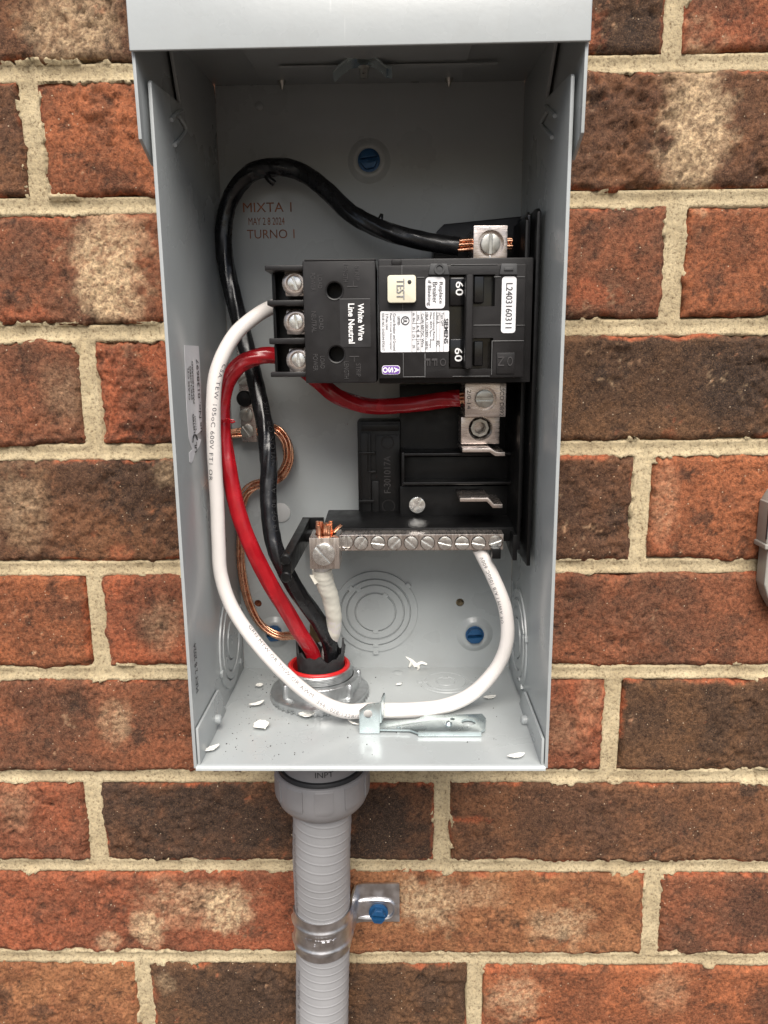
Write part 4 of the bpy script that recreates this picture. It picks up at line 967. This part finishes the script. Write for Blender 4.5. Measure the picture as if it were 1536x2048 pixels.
# ------------------------------------------------------------------ conduit connector
HX, HY = -0.0300, -0.0395
cn = empty('conduit_connector', (HX, HY, -0.001), 'conduit connector with cast locknut and red ring in the box floor', 'connector')
def lobes(t, r, h): return 1+0.018*math.cos(8*t)
nut = lathe('locknut', [(0.0262, 0.0003), (0.0268, 0.0012), (0.0266, 0.0036), (0.0255, 0.0044), (0.0222, 0.0047), (0.0216, 0.0052), (0.0212, 0.0115), (0.0205, 0.0122), (0.0188, 0.0124), (0.0186, 0.0003)], (HX, HY, 0), (0, 0, 1), M['cast'], cn, 96, lambda t, r, h: 1+(0.012*math.cos(7*t+0.4) if h < 0.0046 else 0), close=True, ang=40)
for k in range(7):
    t = 2*math.pi*k/7+0.25
    lathe('lug_rib', [(0.0017, 0.0044), (0.0016, 0.0112), (0.0011, 0.0119), (0, 0.012)], (HX+0.0217*math.cos(t), HY+0.0217*math.sin(t), 0), (0, 0, 1), M['cast'], nut, 14)
for k in range(52):
    if 0.1 < (k/52) < 0.4: continue
    t = 2*math.pi*k/52; d = Vector((math.cos(t), math.sin(t), 0)); q = Vector((-d.y, d.x, 0)); p = Vector((HX, HY, 0.0004))+d*0.0264
    bm = bmesh.new(); add_prism(bm, [p+q*0.0009+d*0.0008, p-q*0.0003+d*0.0008, p-q*0.0003-d*0.001, p+q*0.0009-d*0.001], (0, 0, 0.0013), 0); from_bm('tooth', bm, M['cast'], nut)
text_obj('cast_lettering', '1', M['cast'], nut, (HX+0.016, HY-0.0186, 0.0046), (0.75, 0.65, 0), (-0.65, 0.75, 0), 0.002, 0.003, 0.02, 0.0004)
pts = []
thr = [(0.0186, 0.004)]
for k in range(5):
    z = 0.0124+k*0.0009; thr += [(0.0176, z), (0.0183, z+0.00045)]
thr += [(0.0176, 0.0171), (0.0158, 0.0172), (0.0150, 0.0165), (0.0150, 0.001)]
lathe('threaded_throat', thr, (HX, HY, 0), (0, 0, 1), M['cast'], cn, 56)
ring = []
for k in range(12):
    t = 2*math.pi*k/12; ring.append((0.0158+0.0011*math.cos(t), 0.0173+0.0012*math.sin(t)))
lathe('red_ring', ring, (HX, HY, 0), (0, 0, 1), M['red'], cn, 64, close=True, ang=80)
lathe('red_liner', [(0.0149, 0.0172), (0.0147, 0.004), (0.0138, 0.004), (0.0143, 0.0176)], (HX, HY, 0), (0, 0, 1), M['red'], cn, 48, close=True)
# below the box
ZR = at(640, 1581, HY-0.0258).z; ZN = at(640, 1647, HY-0.0185).z
body = lathe('connector_body', [(0.0185, -0.0016), (0.0214, -0.0018), (0.0222, -0.006), (0.0224, ZR+0.001), (0.0200, ZR), (0.0200, ZR-0.004)], (HX, HY, 0), (0, 0, 1), M['pvc'], cn, 64)
lathe('sealing_ring', [(0.0222, ZR+0.0022), (0.0240, ZR+0.0020), (0.0246, ZR+0.0006), (0.0246, ZR-0.001), (0.0222, ZR-0.001)], (HX, HY, 0), (0, 0, 1), M['rubber'], cn, 64)
H_ = ZR-ZN
gl = lathe('gland_nut', [(0.0240, ZR-0.0008), (0.0240, ZR), (0.0256, ZR), (0.0262, ZR-0.0007), (0.0261, ZR-0.52*H_), (0.0256, ZR-0.66*H_), (0.0243, ZR-0.79*H_), (0.0222, ZR-0.89*H_), (0.0199, ZR-0.97*H_), (0.0186, ZN), (0.0168, ZN)], (HX, HY, 0), (0, 0, 1), M['pvc'], cn, 84, ang=50)
for k in range(10):
    t = 2*math.pi*k/10 - math.pi/2 + 0.13
    bm = bmesh.new(); n_ = 8; rows_ = []
    for (r, z, wdt) in ((0.0263, ZR-0.0012, 0.115), (0.0268, ZR-0.0018, 0.125), (0.0268, ZR-0.50*H_, 0.125), (0.0265, ZR-0.58*H_, 0.115), (0.0258, ZR-0.64*H_, 0.08)):
        rows_.append([bm.verts.new((HX+r*math.cos(t+wdt*(2*j/n_-1)*1.5), HY+r*math.sin(t+wdt*(2*j/n_-1)*1.5), z)) for j in range(n_+1)])
    for i in range(len(rows_)-1):
        for j in range(n_): bm.faces.new((rows_[i][j], rows_[i][j+1], rows_[i+1][j+1], rows_[i+1][j]))
    r_ = bmesh.ops.extrude_face_region(bm, geom=list(bm.faces))
    for e in r_['geom']:
        if isinstance(e, bmesh.types.BMVert):
            d = Vector((HX-e.co.x, HY-e.co.y, 0)).normalized(); e.co += d*0.0018
    from_bm('grip_flat', bm, M['pvc'], gl)
def text_round(name, s, mt, parent, c, r, z, hgt, wid, a0, bold=0.0, rise=0.0):
    V_, F_ = text_raw(s, bold); xs = [p.x for p in V_]; ys = [p.y for p in V_]
    sx = wid/(max(xs)-min(xs)); sy = hgt/(max(ys)-min(ys)); bm = bmesh.new(); vv = []
    mx_, my_ = (max(xs)+min(xs))/2, (max(ys)+min(ys))/2
    for p in V_:
        a = a0+(p.x-mx_)*sx/r; vv.append(bm.verts.new((c[0]+r*math.cos(a), c[1]+r*math.sin(a), z+(p.y-my_)*sy)))
    for f in F_:
        try: bm.faces.new([vv[i] for i in f])
        except ValueError: pass
    if rise:
        q = bmesh.ops.extrude_face_region(bm, geom=list(bm.faces))
        for e in q['geom']:
            if isinstance(e, bmesh.types.BMVert): e.co += (Vector((e.co.x-c[0], e.co.y-c[1], 0)).normalized())*rise
    me = bpy.data.meshes.new(name); bm.to_mesh(me); bm.free(); return link(name, me, mt, parent)
text_round('moulded_lettering', 'INPT', M['rubber'], body, (HX, HY), 0.02245, at(655, 1551, HY-0.0224).z, 0.0032, 0.0098, -math.pi/2+0.16)
# torn outer jacket of the cable, standing in the throat
bm = bmesh.new(); n_ = 64; jr = random.Random(11); rows_ = []
tops = [0.0245+0.0016*math.sin(3*t+1)+0.0012*math.sin(7*t)+0.0008*math.sin(13*t+2) for t in [2*math.pi*k/n_ for k in range(n_)]]
for k in range(n_):
    t = 2*math.pi*k/n_
    tops[k] += 0.0075*math.exp(-((t-math.radians(180))/0.35)**2) + 0.0095*math.exp(-((t-math.radians(348))/0.10)**2) - 0.0015*math.exp(-((t-math.radians(262))/0.4)**2)
for j in range(7):
    f = j/6
    rows_.append([bm.verts.new((HX+0.001+(0.0118+0.0016*f+0.0004*math.sin(5*t_+j))*math.cos(t_), HY+0.002+(0.0112+0.001*f)*math.sin(t_), 0.002+(tops[k]-0.002)*f)) for k, t_ in enumerate([2*math.pi*k/n_ for k in range(n_)])])
for j in range(6):
    for k in range(n_): bm.faces.new((rows_[j][k], rows_[j][(k+1) % n_], rows_[j+1][(k+1) % n_], rows_[j+1][k]))
bmesh.ops.recalc_face_normals(bm, faces=bm.faces)
bmesh.ops.solidify(bm, geom=list(bm.faces), thickness=0.0009)
o = from_bm('cable_jacket', bm, M['jacket'], None); tag(o, 'torn dark grey cable jacket standing inside the red ring', 'cable jacket')
# scrap of kraft paper between the cables
bm = bmesh.new(); A = at(600, 1290, -.026); Bq = at(632, 1262, -.034); rows_ = []
for i in range(8):
    f = i/7; p = A.lerp(Bq, f); rows_.append([bm.verts.new(p+Vector((0.002*math.sin(f*5), 0, 0.004*f+0.002))), bm.verts.new(p+Vector((0.0035, 0.004, -0.003-0.004*f)))])
for i in range(7): bm.faces.new((rows_[i][0], rows_[i][1], rows_[i+1][1], rows_[i+1][0]))
bmesh.ops.solidify(bm, geom=list(bm.faces), thickness=0.0003)
tag(from_bm('paper_filler', bm, M['kraft']), 'scrap of brown kraft filler paper beside the red cable above the ring', 'paper')

# ------------------------------------------------------------------ flexible conduit
CP = spline([(HX, HY, -0.030), (HX, HY, -0.060)] + [tuple(at(*q)) for q in ((643, 1700, -0.0360), (644, 1750, -0.0315), (645, 1800, -0.0265), (646, 1850, -0.0220), (646, 1900, -0.0195), (645, 1960, -0.0187), (644, 2100, -0.0186), (643, 2200, -0.0186))], 24)
fc = empty('flexible_conduit', CP[-1], 'grey ribbed flexible conduit running down the wall from the enclosure', 'conduit')
L = [0.0]
for i in range(1, len(CP)): L.append(L[-1]+(CP[i]-CP[i-1]).length)
L = np.array(L); CPn = np.array([tuple(p) for p in CP]); RC = 0.0166
ds = np.arange(0, L[-1], 0.00035); path = [Vector([np.interp(d, L, CPn[:, k]) for k in range(3)]) for d in ds]
T_, N_ = frames(path); seg = 40; verts = []
for i, p in enumerate(path):
    b_ = T_[i].cross(N_[i])
    for k in range(seg):
        a = 2*math.pi*k/seg
        phs = ((ds[i]/0.0061) + a/(2*math.pi)) % 1.0
        rr_ = RC + 0.00024*math.exp(-((phs-0.5)/0.07)**2) + 0.00003*math.sin(2*math.pi*phs)
        verts.append(p+(N_[i]*math.cos(a)+b_*math.sin(a))*rr_)
V = np.array([tuple(v) for v in verts]); idx = np.arange(len(path)*seg).reshape(len(path), seg)
F = np.stack([idx[:-1], np.roll(idx, -1, 1)[:-1], np.roll(idx, -1, 1)[1:], idx[1:]], -1).reshape(-1, 4)[:, ::-1]
link('sheath', fast_mesh('sheath', V, F), M['pvc2'], fc)
def cd_at(py): 
    best = min(range(len(path)), key=lambda i: abs((1024-FPX*((path[i]-CAM).dot(AU))/((path[i]-CAM).dot(AF)))-py)); return ds[best]
text_on_wire('print', 'LIQUIDTIGHT FLEXIBLE NONMETALLIC', M['greyink'], fc, path, RC+0.0004, cd_at(1650), 0.0028, side=-1.12, length=cd_at(1830)-cd_at(1650))
text_on_wire('print', 'TYPE LFNC-B LIQUIDTIGHT C', M['greyink'], fc, path, RC+0.0004, cd_at(1915), 0.0030, side=-1.05, length=cd_at(2090)-cd_at(1915))

# ------------------------------------------------------------------ strap
RS = RC+0.0011; ztop = at(646, 1838, -0.0385).z; zbot = at(646, 1927, -0.0375).z
i0 = min(range(len(path)), key=lambda i: abs(path[i].z-(ztop+zbot)/2))
sc = path[i0].copy()
st_root = empty('conduit_strap', (sc.x, -0.001, sc.z), 'shiny one hole metal strap clamping the conduit to the brick', 'pipe strap')
def axis_at(z): return path[min(range(len(path)), key=lambda i: abs(path[i].z-z))]
prof = []    # path in plan: left foot, over the front, right side, foot on the wall
for k in range(0, 31):
    t = math.radians(185+ (355-185+5)*k/30); prof.append((sc.x+RS*math.cos(t), sc.y+RS*math.sin(t)))
x_r = sc.x+RS
prof += [(x_r+0.0002, sc.y+0.004), (x_r+0.0008, sc.y+0.010), (x_r+0.0020, -0.0052), (x_r+0.0042, -0.0036), (x_r+0.0070, -0.0032)]
xe = at(799, 1818, -0.003).x
for k in range(1, 6): prof.append((x_r+0.007+(xe-x_r-0.007)*k/5, -0.0030))
bm = bmesh.new(); nv = 44; rows_ = []
for i, (x, y) in enumerate(prof):
    a, b = prof[max(i-1, 0)], prof[min(i+1, len(prof)-1)]; tx, ty = b[0]-a[0], b[1]-a[1]; ln = math.hypot(tx, ty); nx_, ny_ = ty/ln, -tx/ln
    row = []
    for j in range(nv+1):
        v = j/nv; z = zbot+(ztop-zbot)*v
        bmp = 0.0015*(math.exp(-((v-0.24)/0.055)**2)+math.exp(-((v-0.74)/0.055)**2)) if i <= 30 else 0.0006*(math.exp(-((v-0.24)/0.05)**2)+math.exp(-((v-0.74)/0.05)**2))*max(0, 1-(i-30)/5)
        kf = max(0.0, min(1.0, 1-(i-30)/4)); q = axis_at(z)-sc
        if i > 30: z = z + (1-kf)*((z-(zbot+ztop)/2)*-0.12 - 0.0022)
        row.append(bm.verts.new((x+nx_*bmp+q.x*kf, y+ny_*bmp+q.y*kf, z)))
    rows_.append(row)
for i in range(len(rows_)-1):
    for j in range(nv): bm.faces.new((rows_[i][j], rows_[i+1][j], rows_[i+1][j+1], rows_[i][j+1]))
bmesh.ops.recalc_face_normals(bm, faces=bm.faces)
bmesh.ops.solidify(bm, geom=list(bm.faces), thickness=0.0011)
band = from_bm('band', bm, M['galv'], st_root, ang=50)
zm = (zbot+ztop)/2
text_round('embossed_lettering', '1" JIFFY', M['galv'], band, (sc.x, sc.y), RS+0.0001, zm+0.0002, 0.0046, 0.019, -math.pi/2+0.02, 0.01, 0.0005)
# pressed rib round the screw
xs0, xs1 = x_r+0.0030, at(790, 1818, -0.003).x
bm = bmesh.new(); zc = at(756, 1818, -0.003).z
pts = [(xs0, zc+0.0062), ((xs0+xs1)/2, zc+0.0068), (xs1-0.003, zc+0.0056), (xs1, zc), (xs1-0.003, zc-0.0056), ((xs0+xs1)/2, zc-0.0066), (xs0, zc-0.0062)]
add_tube(bm, spline([(x, -0.0034, z) for x, z in pts], 8), 0.0011, 10); from_bm('pressed_rib', bm, M['galv'], band)
screw('masonry_screw', at(757, 1824, -0.0034), 0.0048, 0.0052, -6, 'blue', st_root, hexa=True)

# ------------------------------------------------------------------ zinc latch bracket lying on the box floor
lbk = empty('latch_bracket', onz(770, 1467, 0), 'zinc plated latch bracket lying on the box floor against the white cable', 'bracket')
f0, f1 = onz(719, 1468, 0.0002), onz(757, 1468, 0.0002); Yp = f0.y
zt_ = at(735, 1408, Yp).z
poly = [(f0.x, Yp, 0.0004), (f1.x+0.0006, Yp, 0.0004), (f1.x+0.0006, Yp, zt_+0.0004), (f0.x+0.004, Yp, zt_-0.0004), (f0.x, Yp, zt_-0.0035)]
pl_ = prism('upright_plate', poly, (0, 0.0010, 0), M['zinc'], lbk, 0.0002)
hp = at(736, 1428, Yp)
cut(pl_, [lathe('c', [(0.0022, -0.01), (0.0022, 0.01)], hp, (0, -1, 0), None, seg=24)]); pl_.data.materials.clear(); pl_.data.materials.append(M['zinc'])
prism('bent_flange', [(f1.x+0.0006, Yp, 0.006), (f1.x+0.0006, Yp, zt_+0.0004), (f1.x+0.0024, Yp+0.006, zt_+0.0030), (f1.x+0.0024, Yp+0.008, zt_-0.002), (f1.x+0.0018, Yp+0.006, 0.007)], (0.0010, 0.0002, 0), M['zinc'], lbk, 0.0002)
def fl(px, py, z=0.0012): q = onz(px, py, z); return (q.x, q.y, z)
poly = [fl(757, 1462), fl(820, 1463), fl(836, 1469), fl(960, 1467), fl(970, 1462), fl(972, 1440), fl(964, 1431), fl(850, 1434), fl(830, 1444), fl(757, 1446)]
arm = prism('arm', poly, (0, 0, 0.0011), M['zinc'], lbk, 0.0002)
cs = []
for px, py, r in ((937, 1444, 0.0036), (905, 1438, 0.0012), (797, 1455, 0.0011)):
    q = onz(px, py, 0.0023); cs.append(lathe('c', [(r, -0.01), (r, 0.01)], q, (0, 0, 1), None, seg=24))
cut(arm, cs); arm.data.materials.clear(); arm.data.materials.append(M['zinc'])
q = onz(897, 1448, 0.0023); bm = bmesh.new(); add_lathe(bm, [(0.0021, -0.0002), (0.0016, 0.0010), (0.0004, 0.0018), (0, 0.0018)], q, (0, 0, 1), 14); from_bm('pressed_dimple', bm, M['zinc'], lbk)
box('turned_lip', onz(836, 1469, 0.001).x, onz(962, 1467, 0.001).x, onz(900, 1468, 0.001).y-0.0012, onz(900, 1468, 0.001).y-0.0002, 0.0003, 0.0026, M['zinc'], lbk, 0.0002)

# ------------------------------------------------------------------ shavings and crumbs
def shaving(px, py, length, width, rot, curl, lab, plane='floor', seed_=1, ragged=0.35):
    rr = random.Random(seed_); n = 10; bm = bmesh.new(); rows_ = []
    c = onz(px, py, 0.0008)
    if plane == 'back': c = at(px, py, -0.010)
    cr, sr = math.cos(math.radians(rot)), math.sin(math.radians(rot))
    for i in range(n+1):
        t = i/n-0.5; wdt = width*(1-(abs(t)*2)**2.2*0.85)*(1+ragged*(rr.random()-.5)); x = t*length; row = []
        for j in range(5):
            s = (j/4-0.5); y = s*wdt + curl*length*0.5*(t*t); z = 0.0004+abs(s)**2*width*0.9*curl*1.2 + (abs(t)**2)*length*0.25*curl + rr.random()*0.0001
            row.append(bm.verts.new((c.x+x*cr-y*sr, c.y+x*sr+y*cr, c.z+z)))
        rows_.append(row)
    for i in range(n):
        for j in range(4): bm.faces.new((rows_[i][j], rows_[i][j+1], rows_[i+1][j+1], rows_[i+1][j]))
    bmesh.ops.recalc_face_normals(bm, faces=bm.faces); bmesh.ops.solidify(bm, geom=list(bm.faces), thickness=0.00035)
    o = from_bm('plastic_shaving', bm, M['shaving'], None, ang=60); tag(o, lab, 'shaving', 'insulation shavings on the box floor'); return o
shaving(519, 1373, 0.0042, 0.0040, 20, .5, 'tiny white shaving just left of the locknut', seed_=1)
shaving(515, 1411, 0.0085, 0.0030, 35, .9, 'thin curled white shaving left of the locknut rim', seed_=2)
shaving(522, 1454, 0.0088, 0.0075, -60, .5, 'fat cream shaving in front of the locknut on the open floor', seed_=3)
shaving(614, 1434, 0.0085, 0.0055, 10, .8, 'jagged white shaving tucked under the white cable by the locknut', seed_=4)
shaving(424, 1500, 0.0085, 0.0035, 45, .5, 'white shaving beside the left corner tab', seed_=5)
shaving(980, 1397, 0.0072, 0.0032, 15, .5, 'cream flake to the right of the white cable bend', seed_=6)
shaving(1033, 1515, 0.0085, 0.0032, 15, .6, 'white shaving in the front right corner of the floor', seed_=7)
shaving(705, 1448, 0.0075, 0.0012, -40, .6, 'hair thin white sliver left of the zinc bracket', seed_=8)
shaving(798, 1370, 0.0035, 0.0016, 20, .3, 'minute white chip near the floor knockout', seed_=9)
# the branched one stands up against the back
bm = bmesh.new(); c = onz(832, 1335, 0.0)
for pts, r0 in (([(0, 0, 0.001), (-0.0025, 0.0005, 0.004), (-0.006, 0.001, 0.007)], 0.0018), ([(0, 0, 0.001), (0.003, 0, 0.003), (0.0065, -0.0005, 0.0022)], 0.0014), ([(0.001, 0, 0.002), (0.0015, -0.002, 0.0004), (0.001, -0.0042, 0.0006)], 0.0011), ([(-0.0025, 0, 0.004), (-0.0035, -0.0005, 0.0015), (-0.0042, -0.001, 0.0008)], 0.0013), ([(-0.005, 0.001, 0.006), (-0.0072, 0.001, 0.0062), (-0.0078, 0.0008, 0.0085)], 0.0009)):
    P_ = spline([c+Vector(q) for q in pts], 5); add_tube(bm, P_, r0, 7, True, lambda i, n, a, r0=r0: r0*(1-0.6*i/n)*(0.55+0.45*abs(math.cos(a))))
o = from_bm('plastic_shaving', bm, M['shaving'], None, ang=50); tag(o, 'large branched white shaving against the back panel behind the floor knockout', 'shaving', 'insulation shavings on the box floor')
bm = bmesh.new(); rr = random.Random(3)
for k in range(280):
    if rr.random() < 0.65: x = -0.072+abs(rr.gauss(0, 0.030)); y = -0.012-rr.random()*0.095
    else: x = -0.07+0.14*rr.random(); y = -0.008-0.1*rr.random()
    if abs(x) > 0.074 or (x-HX)**2+(y-HY)**2 < 0.026**2: continue
    s = 0.00012+0.00032*rr.random()**3
    a = rr.random()*3; u = Vector((math.cos(a), math.sin(a), 0))*s; v = Vector((-math.sin(a), math.cos(a), 0))*s*(0.5+rr.random()); c = Vector((x, y, 0.00002))
    top = [bm.verts.new(c+u*0.6+Vector((0, 0, s))), bm.verts.new(c-v*0.6+Vector((0, 0, s*0.8)))]
    b4 = [bm.verts.new(c+u), bm.verts.new(c+v), bm.verts.new(c-u), bm.verts.new(c-v)]
    bm.faces.new((b4[0], b4[1], top[0])); bm.faces.new((b4[1], b4[2], top[1], top[0])); bm.faces.new((b4[2], b4[3], top[1])); bm.faces.new((b4[3], b4[0], top[0], top[1]))
o = from_bm('crumbs', bm, M['crumb'], None, sm=False); tag(o, 'fine dark crumbs scattered over the box floor', 'crumbs', kind='stuff')

# ------------------------------------------------------------------ neighbour at the right edge
ub = empty('utility_box', at(1560, 1215, 0), 'beige grey plastic utility box cut off by the right edge of the photo', 'utility box')
def ux(px, py, Y): return at(px, py, Y)
xl_ = ux(1517, 1050, -0.003).x; zt0, zb0 = ux(1525, 1006, -0.014).z, ux(1525, 1090, -0.014).z
box('lid', xl_, xl_+0.075, -0.0140, -0.001, zb0, zt0, M['beige'], ub, 0.0012, 3)
prism('lid_slope', [(xl_+0.0005, -0.0136, zt0-0.0005), (xl_+0.0005, -0.001, zt0-0.0005), (xl_+0.004, -0.001, zt0+0.006), (xl_+0.004, -0.011, zt0+0.004)], (0.068, 0, 0), M['beige'], ub, 0.0006)
box('rim', xl_-0.0010, xl_+0.076, -0.0150, -0.001, zb0-0.0026, zb0+0.0004, M['beige'], ub, 0.0009, 3)
zc0 = ux(1524, 1205, -0.012).z
prism('lower_body', [(xl_+0.0022, -0.001, zb0-0.002), (xl_+0.072, -0.001, zb0-0.002), (xl_+0.072, -0.001, zc0-0.006), (xl_+0.010, -0.001, zc0-0.006), (xl_+0.0052, -0.001, zc0+0.002), (xl_+0.0022, -0.001, zc0+0.010)], (0, -0.011, 0), M['beige'], ub, 0.0012, 3)
box('lid_seam', xl_-0.0003, xl_+0.0003, -0.0136, -0.0128, zb0+0.003, zt0-0.003, M['rubber'], ub, 0)
